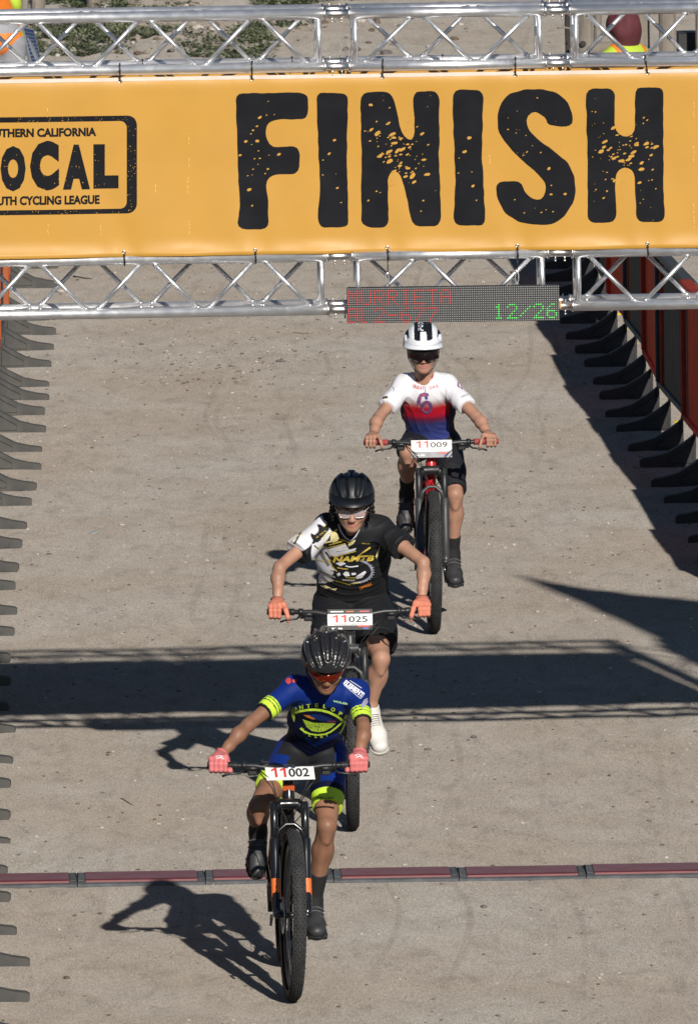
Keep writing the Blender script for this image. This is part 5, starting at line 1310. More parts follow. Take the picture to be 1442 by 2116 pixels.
def helmet(root, Hc, M, hs, off, kind, mats):
    P = lambda x, f, u: np.array(Hc)+M @ (np.array([x, f, u])*hs); X, F, U = M[:, 0], M[:, 1], M[:, 2]
    v = Vol(np.array(Hc)-0.20, np.array(Hc)+0.22, 0.0034)
    rim_p = P(0, 0.10, 0.040); rim_n = -(U*0.97-F*0.20+0*X); rim_n /= np.linalg.norm(rim_n)
    if kind == 'mtb': rim_n = -(U*0.95-F*0.26); rim_n /= np.linalg.norm(rim_n); rim_p = P(0, 0.09, 0.034)
    cl = [(rim_p, rim_n)]
    E = lambda c, r, kk, op='add', cl=(): v.ell(P(*c), [q*hs for q in r], M, kk, op, cl)
    def vent(a, b, r0, r1, k):
        r1 = r0 if r1 is None else r1; pp = [PV(*[a[i]+(b[i]-a[i])*j/7 for i in range(3)]) for j in range(8)]
        for j in range(7): v.cap(pp[j], pp[j+1], r0+(r1-r0)*j/7, r0+(r1-r0)*(j+1)/7, k, op='sub')
    def PV(x, f, u):
        q = np.array([x/0.101, (f+0.008)/0.128, (u-0.038)/0.111]); q /= np.linalg.norm(q); return P(q[0]*0.100, q[1]*0.127-0.008, q[2]*0.110+0.038)
    if kind == 'road':
        E((0, -0.006, 0.040), (0.101, 0.128, 0.112), 0.01, cl=cl); E((0, -0.06, 0.030), (0.080, 0.085, 0.085), 0.02, cl=cl)
        E((0, -0.010, 0.030), (0.082, 0.104, 0.092), 0.004, 'sub')
        vent((0, 0.122, 0.112), (0, -0.02, 0.170), 0.0105*hs, 0.0140*hs, 0.005)
        for s in (-1, 1):
            vent((s*0.028, 0.126, 0.084), (s*0.048, 0.01, 0.158), 0.0110*hs, 0.0150*hs, 0.005)
            vent((s*0.060, 0.112, 0.068), (s*0.082, 0.00, 0.122), 0.0105*hs, 0.0140*hs, 0.005)
            vent((s*0.088, 0.055, 0.060), (s*0.103, -0.04, 0.082), 0.010*hs, 0.013*hs, 0.006)
            vent((s*0.020, -0.04, 0.165), (s*0.035, -0.14, 0.10), 0.012*hs, None, 0.006)
            vent((s*0.058, -0.04, 0.135), (s*0.065, -0.13, 0.08), 0.012*hs, None, 0.006)
    elif kind == 'mtb':
        E((0, -0.010, 0.036), (0.103, 0.128, 0.112), 0.01, cl=cl); E((0, -0.055, 0.005), (0.094, 0.090, 0.100), 0.03, cl=cl)
        E((0, -0.012, 0.024), (0.085, 0.108, 0.092), 0.004, 'sub')
        for s in (-1, 1):
            vent((s*0.030, 0.108, 0.098), (s*0.040, 0.02, 0.155), 0.011*hs, 0.014*hs, 0.008)
            vent((s*0.070, 0.088, 0.085), (s*0.085, -0.02, 0.118), 0.010*hs, 0.012*hs, 0.008)
            vent((s*0.022, 0.0, 0.160), (s*0.040, -0.12, 0.12), 0.012*hs, None, 0.008)
    else:
        E((0, -0.006, 0.038), (0.100, 0.126, 0.110), 0.01, cl=cl); E((0, -0.05, 0.012), (0.090, 0.088, 0.092), 0.03, cl=cl)
        E((0, -0.010, 0.028), (0.082, 0.104, 0.090), 0.004, 'sub')
        for s in (-1, 1):
            vent((s*0.040, 0.100, 0.104), (s*0.030, 0.00, 0.166), 0.015*hs, 0.013*hs, 0.006)
            vent((s*0.088, 0.050, 0.080), (s*0.080, -0.05, 0.118), 0.010*hs, 0.012*hs, 0.006)
    me = v.mesh('helmet', off); V = v.V; q = (V-np.array(Hc)) @ M/hs
    if isinstance(mats, list):
        for m in mats: me.materials.append(m)
        x, f, u = np.abs(q[:, 0]), q[:, 1], q[:, 2]
        white = (u < 0.078+0.10*np.clip(x-0.02, 0, 1)) & (f > -0.02) | (x < 0.0140) & (f > 0.035) & (u < 0.118) | (x > 0.046) & (x < 0.066+0.1*(u-0.05)) & (f > -0.05) & (u < 0.136)
        me.polygons.foreach_set('material_index', (white[v.F].sum(1) < 2).astype(np.int32))
        h = link('helmet', me, None, root)
    else: h = link('helmet', me, mats, root)
    # padding cap, so that vents show dark foam and not sky
    mb = MB(); mb.sphere((0, 0, 0), 1.0, 20, 12, (0.0855*hs, 0.108*hs, 0.096*hs)); R3 = Matrix(M.tolist())
    mb.v = [tuple(R3 @ Vector(p)+Vector(P(0, -0.010, 0.034)-off)) for p in mb.v if True]
    keep = [i for i, fc in enumerate(mb.f) if all(((Vector(mb.v[j])+Vector(off)-Vector(rim_p)).dot(Vector(rim_n)) < -0.004) for j in fc)]
    mb.f = [mb.f[i] for i in keep]; mb.sm = [mb.sm[i] for i in keep]; mb.mi = [mb.mi[i] for i in keep]; mb.build('padding', mat('helmet_foam', (0.005, 0.005, 0.005), 0.95), h)
    if kind in ('mtb', 'white'):
        vs = []; n = 16; fr = 0.050 if kind == 'mtb' else 0.030; z0 = 0.082 if kind == 'mtb' else 0.066
        for k in range(n+1):
            a = R_(-68+136*k/n); x = 0.100*math.sin(a); f0 = 0.108*math.cos(a)
            vs += [P(x, f0, z0-0.010*(1-math.cos(a))), P(x*1.04, f0+fr*math.cos(a)**0.6 if math.cos(a) > 0 else f0, z0-0.022-0.018*(1-math.cos(a)))]
            vs += [P(x, f0, z0-0.006-0.010*(1-math.cos(a))), P(x*1.04, f0+fr*math.cos(a)**0.6, z0-0.027-0.018*(1-math.cos(a)))]
        mb = MB(); fs = []
        for k in range(n):
            a, b = 4*k, 4*k+4; fs += [(a, a+1, b+1, b), (a+2, b+2, b+3, a+3), (a+1, a+3, b+3, b+1), (a, b, b+2, a+2)]
        mb.add([p-off for p in vs], fs, True); mb.build('visor', mats if not isinstance(mats, list) else mats[0 if kind == 'white' else 1], h)
    st = MB()
    for s in (-1, 1): st.tube([P(s*0.083, 0.03, 0.045)-off, P(s*0.077, 0.020, -0.030)-off, P(s*0.050, 0.030, -0.085)-off, P(s*0.012, 0.045, -0.112)-off], 0.0042, 6, flat=0.5)
    st.build('chin_strap', cable_m, h)
    return h
def shades(root, Hc, M, hs, off, m, w=0.070, top=0.020, bot=-0.024, wrap=0.052, frame=None, clear=False):
    P = lambda x, f, u: np.array(Hc)+M @ (np.array([x, f, u])*hs)-off; mb = MB(); n = 18; rows = 5; vs = []
    for k in range(n+1):
        t = -1+2*k/n; x = w*t; f = 0.112-wrap*abs(t)**2.2
        cut = 0.010*math.exp(-(t/0.16)**2)
        for r in range(rows):
            s = r/(rows-1); lo = bot*(1-0.35*abs(t)**2.5)+cut; vs.append(P(x, f-0.006*s+0.003*math.sin(math.pi*s), lo+(top-lo)*s))
    mb.add(vs, [(k*rows+r, (k+1)*rows+r, (k+1)*rows+r+1, k*rows+r+1) for k in range(n) for r in range(rows-1)], True)
    o = mb.build('sunglasses', m, root); sm = o.modifiers.new('thickness', 'SOLIDIFY'); sm.thickness = 0.002; sm.offset = 0
    a = MB()
    for s in (-1, 1): a.tube([P(s*w, 0.060, top-0.008), P(s*(w+0.006), 0.03, 0.010), P(s*0.078, -0.02, 0.004)], 0.0032, 6)
    a.tube([P(w*t, 0.112-wrap*abs(t)**2.2-0.005, top) for t in [-1+2*k/14 for k in range(15)]], 0.0028, 6); a.build('frame', frame or gloss_k, o)
    return o
def spectacles(root, Hc, M, hs, off):
    P = lambda x, f, u: np.array(Hc)+M @ (np.array([x, f, u])*hs)-off
    fm = mat('spectacle_frame', (0.62, 0.60, 0.60), 0.3, 0.6); root_o = None; mb = MB()
    lens = mat('clear_lens', (0.62, 0.50, 0.50), 0.18, 0.0, trans=0.35, spec=0.6)
    for s in (-1, 1):
        ring = [(s*0.033+0.026*math.copysign(abs(math.cos(a))**0.6, math.cos(a)), 0.018*math.copysign(abs(math.sin(a))**0.7, math.sin(a))-0.004) for a in [2*math.pi*k/20 for k in range(20)]]
        mb.tube([P(x, 0.102-0.25*max(0, abs(x)-0.03), z) for x, z in ring], 0.0019, 6, closed=True)
        mb.tube([P(s*0.058, 0.095, 0.008), P(s*0.076, 0.06, 0.010), P(s*0.080, -0.02, 0.006)], 0.0022, 6)
    mb.tube([P(-0.008, 0.102, 0.002), P(0, 0.105, 0.005), P(0.008, 0.102, 0.002)], 0.0022, 6)
    o = mb.build('spectacles', fm, root)
    for s in (-1, 1):
        ring = [(s*0.033+0.0255*math.copysign(abs(math.cos(a))**0.6, math.cos(a)), 0.0175*math.copysign(abs(math.sin(a))**0.7, math.sin(a))-0.004) for a in [2*math.pi*k/20 for k in range(20)]]
        m2 = MB(); m2.add([P(x, 0.1015-0.25*max(0, abs(x)-0.03), z) for x, z in ring]+[P(s*0.033, 0.1035, -0.004)], [(k, (k+1) % 20, 20) for k in range(20)], True); m2.build('lens', lens, o)
        e = MB(); e.sphere((0, 0, 0), 0.0105*hs, 10, 7); e.v = [tuple(Vector(p)+Vector(P(s*0.031, 0.075, -0.002))) for p in e.v]; eo = e.build('eye', mat('eye_white', (0.7, 0.66, 0.62), 0.3), root)
        e = MB(); e.sphere((0, 0, 0), 0.0052*hs, 8, 5); e.v = [tuple(Vector(p)+Vector(P(s*0.031, 0.0815, -0.004))) for p in e.v]; e.build('iris', mat('eye_dark', (0.03, 0.02, 0.015), 0.2), eo)
def brows(root, Hc, M, hs, off, m):
    P = lambda x, f, u: np.array(Hc)+M @ (np.array([x, f, u])*hs)-off; mb = MB()
    for s in (-1, 1): mb.tube([P(s*0.013, 0.0915, 0.015), P(s*0.030, 0.089, 0.021), P(s*0.048, 0.079, 0.016)], [0.0028, 0.0034, 0.0016], 6)
    mb.build('eyebrows', m, root)
def curls(root, Hc, M, hs, off, m, seed=2):
    rng = random.Random(seed); P = lambda x, f, u: np.array(Hc)+M @ (np.array([x, f, u])*hs)-off; mb = MB()
    for k in range(110):
        s = rng.choice((-1, 1)); f = rng.uniform(-0.11, 0.05); x0 = s*(0.086*math.sqrt(max(0.05, 1-(f/0.125)**2))+rng.uniform(-.004, .010)); u0 = rng.uniform(-0.045, 0.035); pts = []
        for j in range(7):
            t = j*0.9+rng.random(); pts.append(P(x0+s*(0.006*math.sin(t)+j*0.0018), f+0.007*math.cos(t), u0-j*0.0055))
        mb.tube(pts, [0.0030]*5+[0.002, 0.001], 5)
    put(mb.build('hair', m, root), kind='stuff')

# ---------------------------------------------------------------- front rider
ZA = lambda L: [(580+x/7.21, 1380+y/7.21) for x, y in L]
neon = (0.56, 0.80, 0.06); blue = srgb(14, 42, 116); navy = srgb(10, 16, 46); blk = (0.016, 0.017, 0.020)
neon_m = mat('print_neon', neon, 0.6); navy_m = mat('print_navy', navy, 0.6); white_m = mat('print_white', (0.72, 0.74, 0.80), 0.6); red_m = mat('print_red', (0.55, 0.06, 0.05), 0.6); blue_m = mat('print_blue', blue, 0.6); or_m = mat('print_orange', (0.62, 0.20, 0.03), 0.6); neon_dark_m = mat('print_neon_dark', (0.40, 0.58, 0.05), 0.6)  # last print is neon darkened, with the side oval's shade in it
def jerA(px, V, J):
    c = np.tile(blue, (len(V), 1)); x, y = px[:, 0], px[:, 1]; ax_ = J['pelvis']-J['mid']
    low = inside(ZA([(-40, 660), (200, 640), (330, 560), (600, 555), (800, 620), (1000, 720), (1060, 800), (1100, 1400), (-200, 1400), (-160, 900)]), px); c[low] = navy
    vb = inside(ZA([(380, 1040), (500, 1110), (880, 960), (960, 860), (980, 1000), (500, 1180), (360, 1080)]), px); c[vb] = blue
    for n in 'lr':
        d = (V-J['cu_'+n]) @ J['au_'+n]; near = np.linalg.norm(V-J['cu_'+n], axis=1) < 0.115
        for a, b, q in ((-0.056, -0.050, neon), (-0.050, -0.0455, navy), (-0.0455, -0.034, neon), (-0.034, -0.0295, navy), (-0.0295, -0.005, neon), (-0.005, 0.02, blk)): c[near & (d > a) & (d <= b)] = q
    nk = np.linalg.norm(V-(J['neck']+np.array([0, 0.02, 0.03])), axis=1) < 0.070; c[nk & (V[:, 2] > J['neck'][2]-0.012)] = neon
    return c
def prA(J):
    out = [(band(ZA([(215, 672), (300, 648), (420, 630), (510, 628), (610, 638), (720, 668), (830, 722), (935, 798)]), 4.8), neon_m, 'emblem_arc'),
           (band(ZA([(290, 905), (350, 952), (440, 990), (540, 1005), (650, 995), (740, 960), (820, 900), (930, 805)]), 3.2), neon_m, 'emblem_arc'),
           (poly_shape(ZA([(325, 770), (420, 800), (500, 825), (640, 825), (820, 832), (760, 890), (660, 945), (560, 962), (460, 945), (380, 880)])), neon_dark_m, 'emblem_wheel'),
           (poly_shape(ZA([(400, 712), (500, 690), (600, 700), (720, 745), (830, 800), (780, 815), (600, 798), (500, 760)])), blue_m, 'emblem_sky'),
           (poly_shape(ZA([(330, 705), (430, 712), (530, 765), (480, 775), (400, 748)])), or_m, 'emblem_sun'),
           (poly_shape(ZA([(700, 792), (830, 798), (800, 818), (700, 812)])), red_m, 'emblem_sun'),
           (poly_shape(ZA([(150, 610), (165, 560), (188, 585), (208, 650), (212, 750), (200, 815), (172, 750), (155, 690)])), neon_dark_m, 'side_oval'),  # neon oval, its shade put into the darker colour
           (band(ZA([(962, 790), (950, 850), (915, 930), (875, 985)]), 3.6), neon_m, 'side_stripe')]
    sp = [band(ZA([(560+40*math.cos(a), 850+25*math.sin(a)), (560+220*math.cos(a), 850+95*math.sin(a))]), 0.9) for a in [R_(t) for t in range(8, 180, 14)]]
    out.append((joinshapes([(v, f) for v, f in sp]), navy_m, 'emblem_spokes'))
    sh = []
    for ch, x, y, r, w in (('A', 232, 640, -12, 48), ('N', 312, 620, -10, 58), ('T', 415, 602, -6, 58), ('E', 535, 592, 0, 50), ('L', 650, 606, 8, 42), ('O', 768, 652, 22, 62), ('P', 876, 715, 28, 52), ('E', 958, 765, 32, 46)):
        a = R_(r); u = np.array([math.cos(a), math.sin(a)])*w/2; p = np.array([x, y]); q = ZA([p-u, p+u]); sh.append(word(ch, q[0], q[1], 8.2, 0.035))
    for ch, x, y, r, w in (('V', 305, 935, 36, 46), ('A', 358, 982, 30, 44), ('L', 428, 1028, 14, 38), ('L', 525, 1048, 2, 38), ('E', 612, 1048, -8, 40), ('Y', 692, 1030, -16, 44)):
        a = R_(r); u = np.array([math.cos(a), math.sin(a)])*w/2; p = np.array([x, y]); q = ZA([p-u, p+u]); sh.append(word(ch, q[0], q[1], 6.0, 0.03))
    out.append((joinshapes(sh), neon_m, 'team_lettering'))
    out.append((band(ZA([(640, 400), (615, 560), (585, 800), (530, 1060)]), 0.9), mat('zip_dark', (0.008, 0.009, 0.014), 0.5), 'zip'))
    a, b = ZA([(928, 238), (1205, 448)]); out.append((word('ELEMENT', a, b, 10.5, 0.05), white_m, 'sponsor_lettering'))
    out.append((joinshapes([band(ZA([(1030, 190), (1205, 305)]), 1.2), band(ZA([(940, 258), (1190, 462)]), 1.1), band(ZA([(1190, 462), (1250, 385)]), 1.1), band(ZA([(985, 195), (1250, 385)]), 1.1)]), white_m, 'sponsor_outline'))
    a, b = ZA([(775, 512), (1003, 560)]); out.append((word('VOLER', a, b, 4.2, 0.05), mat('print_mint', (0.45, 0.75, 0.45), 0.6), 'maker_lettering'))
    out.append((joinshapes([poly_shape(ZA([(70, 190), (100, 150), (145, 155), (155, 215), (120, 245), (85, 230)])), poly_shape(ZA([(170, 180), (235, 160), (245, 210), (180, 225)]))]), red_m, 'shoulder_logo'))
    out.append((poly_shape(ZA([(1195, 560), (1240, 480), (1290, 450), (1300, 520), (1250, 580), (1210, 610)])), mat('print_lilac', (0.30, 0.30, 0.42), 0.6), 'sleeve_logo'))
    return out
def shoA(px, V, J):
    c = np.tile(blk, (len(V), 1)); lx = V[:, 0]
    for n, s in (('l', -1), ('r', 1)):
        hp, kn = J['hip_'+n], J['knee_'+n]; u = J['su_'+n]; d = (V-J['sh_'+n]) @ u; rel = V-hp; side = (rel-np.outer(rel @ u, u))[:, 0]*s
        mine = np.linalg.norm(rel-np.outer(np.clip(rel @ u, 0, 1), u), axis=1) < 0.105
        c[mine & (side > 0.030) & (s*(V[:, 0]-J['pelvis'][0]) > 0.05)] = blue
        c[mine & (d > -0.155) & (side > -0.03) & (s*(V[:, 0]-J['pelvis'][0]) > 0.03)] = blue
        c[mine & (d > -0.092) & (d <= -0.060)] = navy
        c[mine & (d > -0.060)] = neon
    return c
def hgA(root, Hc, M, hs, off):
    helmet(root, Hc, M, hs*1.08, off, 'road', mat('helmet_gloss_black', (0.020, 0.020, 0.022), 0.26, coat=0.5, var=0.2, vscale=30))
    shades(root, Hc, M, hs, off, mat('red_mirror_lens', (0.32, 0.035, 0.012), 0.10, 0.75, coat=0.3), bot=-0.020)
    brows(root, Hc, M, hs, off, mat('hair_black', (0.012, 0.010, 0.009), 0.6))
bikeA = bicycle(dict(contact=(606, 2072), yaw=R_(2.2), steer=R_(3.2), label='black mountain bike with orange fork stickers, plate 11002, ridden in front', frame_mat=gloss_k, fork_mat=gloss_k, low_mat=gloss_k, stan_mat=gloss_k,
    badge_mat=mat('badge_orange', (0.62, 0.12, 0.03), 0.45), decal_mat=mat('fork_orange', (0.72, 0.16, 0.03), 0.5), tube_marks=True, saddle=0.545, bar=0.69, bar_dz=-0.005, rise=0.014, grip_mat=satin_k, gadget=True, stem_mat=steel,
    plate_h=0.088, plate_tilt=R_(58), num_z=(-0.026, 0.034), num='002', crank=(-0.080, -0.143), foot_pitch={1: R_(14), -1: R_(48)}))
A_cfg = dict(label='front rider in blue and neon cycling kit with black helmet and pink gloves', J=dict(neck=(672, 1418, 0.60), sho_l=(609, 1420, 0.60), sho_r=(737, 1430, 0.64), mid=(655, 1486, 0.76), pelvis=(642, 1543, 0.93), elbow_l=(514, 1498, 0.44), elbow_r=(751, 1503, 0.46), knee_l=(534, 1668, 0.58), knee_r=(675, 1708, 0.60), head=(673, 1372, 0.44)),
    face=(0.06, -0.86, -0.50), crown=(0.04, -0.5, 0.86), fold=0.0022, seed=11, hs=0.985, arm=0.98, leg=0.97, girth=0.93, foot=1.0, foot_pitch={1: R_(14), -1: R_(48)}, skin=skin_mat('skin_brown', (0.255, 0.128, 0.078), (0.36, 0.13, 0.11)),
    hem=-0.028, fit=0.006, cuff_l=(541, 1467, 0.50), cuff_r=(748, 1492, 0.49), ripple=(0.0009, 42), jersey=jerA, prints=prA, short_fit=0.006, short_len={'l': 0.270, 'r': 0.318}, shorts=shoA,
    sock=0.135, sock_mat=mat('sock_black', (0.011, 0.011, 0.012), 0.85, bump=0.2, bscale=300), shoe_mat=mat('shoe_black', (0.038, 0.039, 0.042), 0.5, var=0.3, vscale=25, bump=0.1, bscale=200), sole_mat=satin_k, shoe_kind='strap', lace_mat=mat('strap_grey', (0.085, 0.087, 0.09), 0.5), lever=False,
    glove_mat=mat('glove_pink', (0.66, 0.185, 0.185), 0.7, var=0.12, vscale=30, bump=0.15, bscale=400, bdist=0.003), cuff_mat=mat('glove_cuff_pink', (0.60, 0.16, 0.18), 0.7), glove_logo=True, headgear=hgA,
    short_prints=lambda J: [(word('VALLEY', (652, 1650), (690, 1652), 4, 0.02), navy_m, 'leg_lettering')])
rider(A_cfg, bikeA)

# ---------------------------------------------------------------- middle rider
ZB = lambda L: [(640+x/7.59, 1040+y/7.59) for x, y in L]
gold = (0.62, 0.47, 0.07); gold_m = mat('print_gold', gold, 0.6); whB = mat('print_jersey_white', (0.70, 0.71, 0.76), 0.6); cream = mat('print_cream', (0.68, 0.60, 0.30), 0.6); blk_m = mat('print_black', blk, 0.6)
def jerB(px, V, J):
    c = np.tile(blk, (len(V), 1)); wht = (0.70, 0.71, 0.76)
    for pg_ in ([(-700, 560), (-560, 300), (0, 320), (190, 190), (215, 255), (270, 305), (262, 335), (215, 360), (160, 330), (105, 328), (140, 400), (125, 460), (70, 490), (20, 470), (10, 505), (50, 580), (30, 640), (-60, 720), (-400, 900)],
              [(40, 640), (150, 600), (320, 390), (352, 430), (290, 560), (200, 660), (285, 715), (335, 815), (300, 860), (345, 990), (420, 1060), (200, 1040), (40, 1040), (20, 760)],
              [(130, 1170), (165, 1075), (330, 1180), (392, 1212), (250, 1250), (140, 1255)], [(60, 1000), (160, 1000), (380, 1080), (330, 1180), (170, 1080), (90, 1120)]):
        c[inside(ZB(pg_), px)] = wht
    c[inside(ZB([(-260, 640), (-225, 640), (-90, 380), (-130, 400)]), px)] = (0.06, 0.055, 0.03)
    return c
def prB(J):
    S = lambda L: poly_shape(ZB(L)); out = [(S([(330, 470), (400, 440), (450, 500), (440, 590), (370, 620), (320, 590)]), cream, 'gold_splash'), (S([(280, 722), (560, 642), (618, 728), (730, 700), (712, 742), (560, 790), (400, 835), (330, 812)]), whB, 'white_splash'),
        (S([(600, 645), (700, 572), (722, 582), (680, 640), (612, 678)]), cream, 'gold_splash'), (S([(720, 845), (940, 682), (960, 702), (765, 832)]), gold_m, 'gold_splash'), (S([(1030, 835), (1100, 652), (1086, 770), (1050, 880)]), cream, 'gold_splash'),
        (S([(330, 470), (420, 400), (440, 420), (350, 490)]), gold_m, 'gold_splash'), (S([(220, 880), (310, 872), (345, 905), (250, 900)]), cream, 'gold_splash'),
        (S([(860, 1062), (888, 1080), (822, 1170), (735, 1190), (722, 1150)]), whB, 'gear_patch'), (S([(520, 1110), (560, 1070), (610, 1080), (628, 1140), (560, 1150)]), whB, 'gear_patch'), (S([(600, 1262), (822, 1222), (815, 1252), (680, 1276)]), cream, 'gear_patch'),
        (S([(400, 940), (520, 920), (570, 950), (480, 985)]), whB, 'gear_patch'), (S([(420, 1110), (470, 1085), (480, 1130), (440, 1150)]), whB, 'gear_patch'), (S([(650, 1095), (720, 1090), (725, 1120), (660, 1130)]), whB, 'gear_patch'),
        (S([(160, 1292), (250, 1290), (340, 1330), (240, 1336)]), cream, 'gold_splash'), (S([(310, 1342), (430, 1336), (400, 1370)]), cream, 'gold_splash'), (S([(500, 1190), (720, 1200), (700, 1225), (520, 1215)]), mat('print_grey', (0.34, 0.32, 0.27), 0.6), 'gear_patch')]
    gB = mat('print_mid_grey', (0.22, 0.215, 0.21), 0.6)
    for q, w, m in (([(150, 720), (215, 850), (300, 980)], 5.5, gB), ([(90, 880), (190, 900), (320, 925)], 3.0, cream), ([(130, 1060), (260, 1110), (400, 1165)], 4.0, gB), ([(70, 660), (140, 720), (200, 800)], 2.2, blk_m), ([(180, 560), (260, 500), (330, 440)], 2.6, cream), ([(230, 620), (330, 600), (460, 545)], 3.4, cream), ([(300, 655), (420, 622), (540, 585)], 2.4, gold_m), ([(250, 760), (300, 830), (330, 900)], 2.6, blk_m), ([(400, 720), (500, 700), (600, 690)], 1.4, gold_m), ([(420, 760), (520, 745), (640, 720)], 1.2, blk_m), ([(560, 985), (640, 1000), (760, 985)], 2.4, whB), ([(430, 1010), (520, 1030), (600, 1035)], 2.2, gold_m), ([(560, 1165), (700, 1172), (830, 1150)], 1.8, gold_m), ([(170, 1200), (260, 1215), (350, 1225)], 1.4, gold_m), ([(-330, 560), (-230, 480), (-150, 430)], 2.6, blk_m), ([(-300, 600), (-200, 520), (-110, 470)], 1.4, gold_m)):
        out.append((band(ZB(q), w), m, 'jersey_slash'))
    out += [(band(ZB(q), 1.5), gold_m, 'gold_outline') for q in ([(265, 702), (420, 668), (560, 632)], [(330, 822), (400, 845), (560, 800), (725, 752)], [(100, 700), (200, 672), (285, 690)], [(215, 372), (275, 318), (268, 300)], [(300, 880), (360, 1000), (430, 1075)], [(395, 1215), (520, 1250), (640, 1285)], [(480, 560), (580, 600), (660, 640)])]
    gear = []
    for k in range(13):
        a = R_(-62+k*11); p = (690+300*math.cos(a), 1070+190*math.sin(a)); q = (690+326*math.cos(a), 1070+208*math.sin(a)); gear.append(band(ZB([p, q]), 2.2))
    gear.append(band(ZB([(690+288*math.cos(R_(t)), 1070+182*math.sin(R_(t))) for t in range(-70, 95, 11)]), 4.2)); out.append((joinshapes(gear), mat('print_steel', (0.32, 0.34, 0.42), 0.6), 'gear_rim'))
    a, b = ZB([(355, 930), (1010, 905)]); out.append((word('NAMTB', a, b, 12.0, 0.05, 0.25), gold_m, 'team_lettering'))
    a, b = ZB([(812, 640), (945, 645)]); out.append((word('VOLER', a, b, 2.2, 0.02), gold_m, 'maker_lettering'))
    a, b = ZB([(110, 555), (265, 440)]); out.append((word('VI TMTB', a, b, 3.6, 0.0), gold_m, 'shoulder_lettering'))
    out.append((joinshapes([band(ZB([(770, 1325), (965, 1245), (985, 1275), (785, 1360), (770, 1325)]), 0.9), band(ZB([(800, 1330), (960, 1268)]), 2.0)]), or_m, 'hem_label'))
    out.append((band(ZB([(450, 330), (490, 450), (560, 545), (640, 590), (720, 520), (800, 360)]), 3.0), mat('print_collar', (0.42, 0.43, 0.48), 0.6), 'collar'))
    return out
def hgB(root, Hc, M, hs, off):
    helmet(root, Hc, M, hs, off, 'mtb', mat('helmet_matt_navy', (0.008, 0.010, 0.014), 0.45, var=0.2, vscale=30))
    spectacles(root, Hc, M, hs, off); hm = mat('hair_dark', (0.016, 0.012, 0.010), 0.6); curls(root, Hc, M, hs, off, hm); brows(root, Hc, M, hs, off, hm)
bikeB = bicycle(dict(contact=(729, 1714), yaw=R_(0.6), steer=R_(0.4), label='dark mountain bike with plate 11025 under the middle rider', frame_mat=satin_k, fork_mat=satin_g, low_mat=satin_g, stan_mat=satin_k, badge_mat=steel, saddle=0.56, bar=0.76, bar_dz=0.0, rise=0.018, grip_mat=satin_k, stem_mat=gloss_k,
    plate_h=0.100, plate_tilt=R_(24), plate_dz=-0.012, num_z=(-0.014, 0.018), num='025', name='MAXIMUS ZAPATKA', strip=(-0.05, -0.029, plate_k), strip2=(0.027, 0.05), crank=(-0.165, 0.000), foot_pitch={1: R_(36), -1: R_(35)}))
B_cfg = dict(label='middle rider in black, white and gold jersey with spectacles and orange gloves', J=dict(neck=(727, 1084, 0.60), sho_l=(676, 1088, 0.62), sho_r=(783, 1092, 0.62), mid=(728, 1152, 0.76), pelvis=(728, 1236, 0.93), elbow_l=(578, 1172, 0.42), elbow_r=(874, 1162, 0.42), knee_l=(682, 1352, 0.60), knee_r=(787, 1362, 0.50), head=(727, 1040, 0.46)),
    face=(0.0, -0.93, -0.36), crown=(0.0, -0.36, 0.93), fold=0.0050, seed=12, hs=1.03, arm=0.98, leg=0.98, girth=1.0, foot=1.18, toe_out=0.22, foot_pitch={1: R_(36), -1: R_(35)}, skin=skin_mat('skin_tan', (0.400, 0.220, 0.150), (0.46, 0.19, 0.16)),
    hem=0.010, fit=0.014, loose=0.020, flare=0.012, cuff_l=(606, 1136, 0.51), cuff_r=(836, 1126, 0.51), vneck=(723, 1112, 0.52), ripple=(0.0030, 28), jersey=jerB, prints=prB, short_fit=0.034, short_len={'l': 0.33, 'r': 0.345}, shorts=lambda px, V, J: np.tile((0.015, 0.0155, 0.018), (len(V), 1)),
    sock=0.006, sock_mat=mat('sock_white', (0.66, 0.65, 0.62), 0.85, bump=0.2, bscale=300), shoe_mat=mat('shoe_white', (0.70, 0.685, 0.65), 0.5, var=0.08, vscale=20, bump=0.1, bscale=150), sole_mat=mat('sole_white', (0.46, 0.44, 0.40), 0.6, var=0.15, vscale=20), shoe_w=1.12, shoe_kind='lace', lace_mat=mat('lace_grey', (0.20, 0.19, 0.18), 0.7), lever=True,
    glove_mat=mat('glove_orange', (0.66, 0.225, 0.145), 0.7, var=0.12, vscale=30, bump=0.15, bscale=400, bdist=0.003), cuff_mat=mat('glove_cuff_dark', (0.16, 0.05, 0.05), 0.7), headgear=hgB)
rider(B_cfg, bikeB)

# ---------------------------------------------------------------- rear rider
ZC = lambda L: [(820+x/10.3, 740+y/10.3) for x, y in L]
def jerC(px, V, J):
    x = (px[:, 0]-820)*10.3; y = (px[:, 1]-740)*10.3; t = y-(1015-0.00030*(x-600)**2)
    st = [(-1e4, (0.74, 0.74, 0.79)), (-110, (0.74, 0.74, 0.79)), (-20, (0.46, 0.25, 0.25)), (60, (0.62, 0.020, 0.030)), (190, (0.55, 0.010, 0.035)), (300, (0.12, 0.015, 0.05)), (390, (0.04, 0.04, 0.15)), (470, (0.050, 0.068, 0.27)), (1e4, (0.04, 0.06, 0.25))]
    T_ = [s[0] for s in st]; c = np.stack([np.interp(t, T_, [s[1][i] for s in st]) for i in range(3)], 1)
    arm = np.zeros(len(V), bool)
    for n in 'lr':
        sh, el = J['sho_'+n], J['elbow_'+n]; u = J['au_'+n]; r = V-sh; a = r @ u; d = np.linalg.norm(r-np.outer(a, u), axis=1); arm |= (d < 0.062) & (a > 0.07)
    c[arm] = (0.74, 0.74, 0.79)
    side = ((x < 150) | (x > 1120)) & (y > 1000) & ~arm; c[side] = (0.03, 0.02, 0.035)
    return c
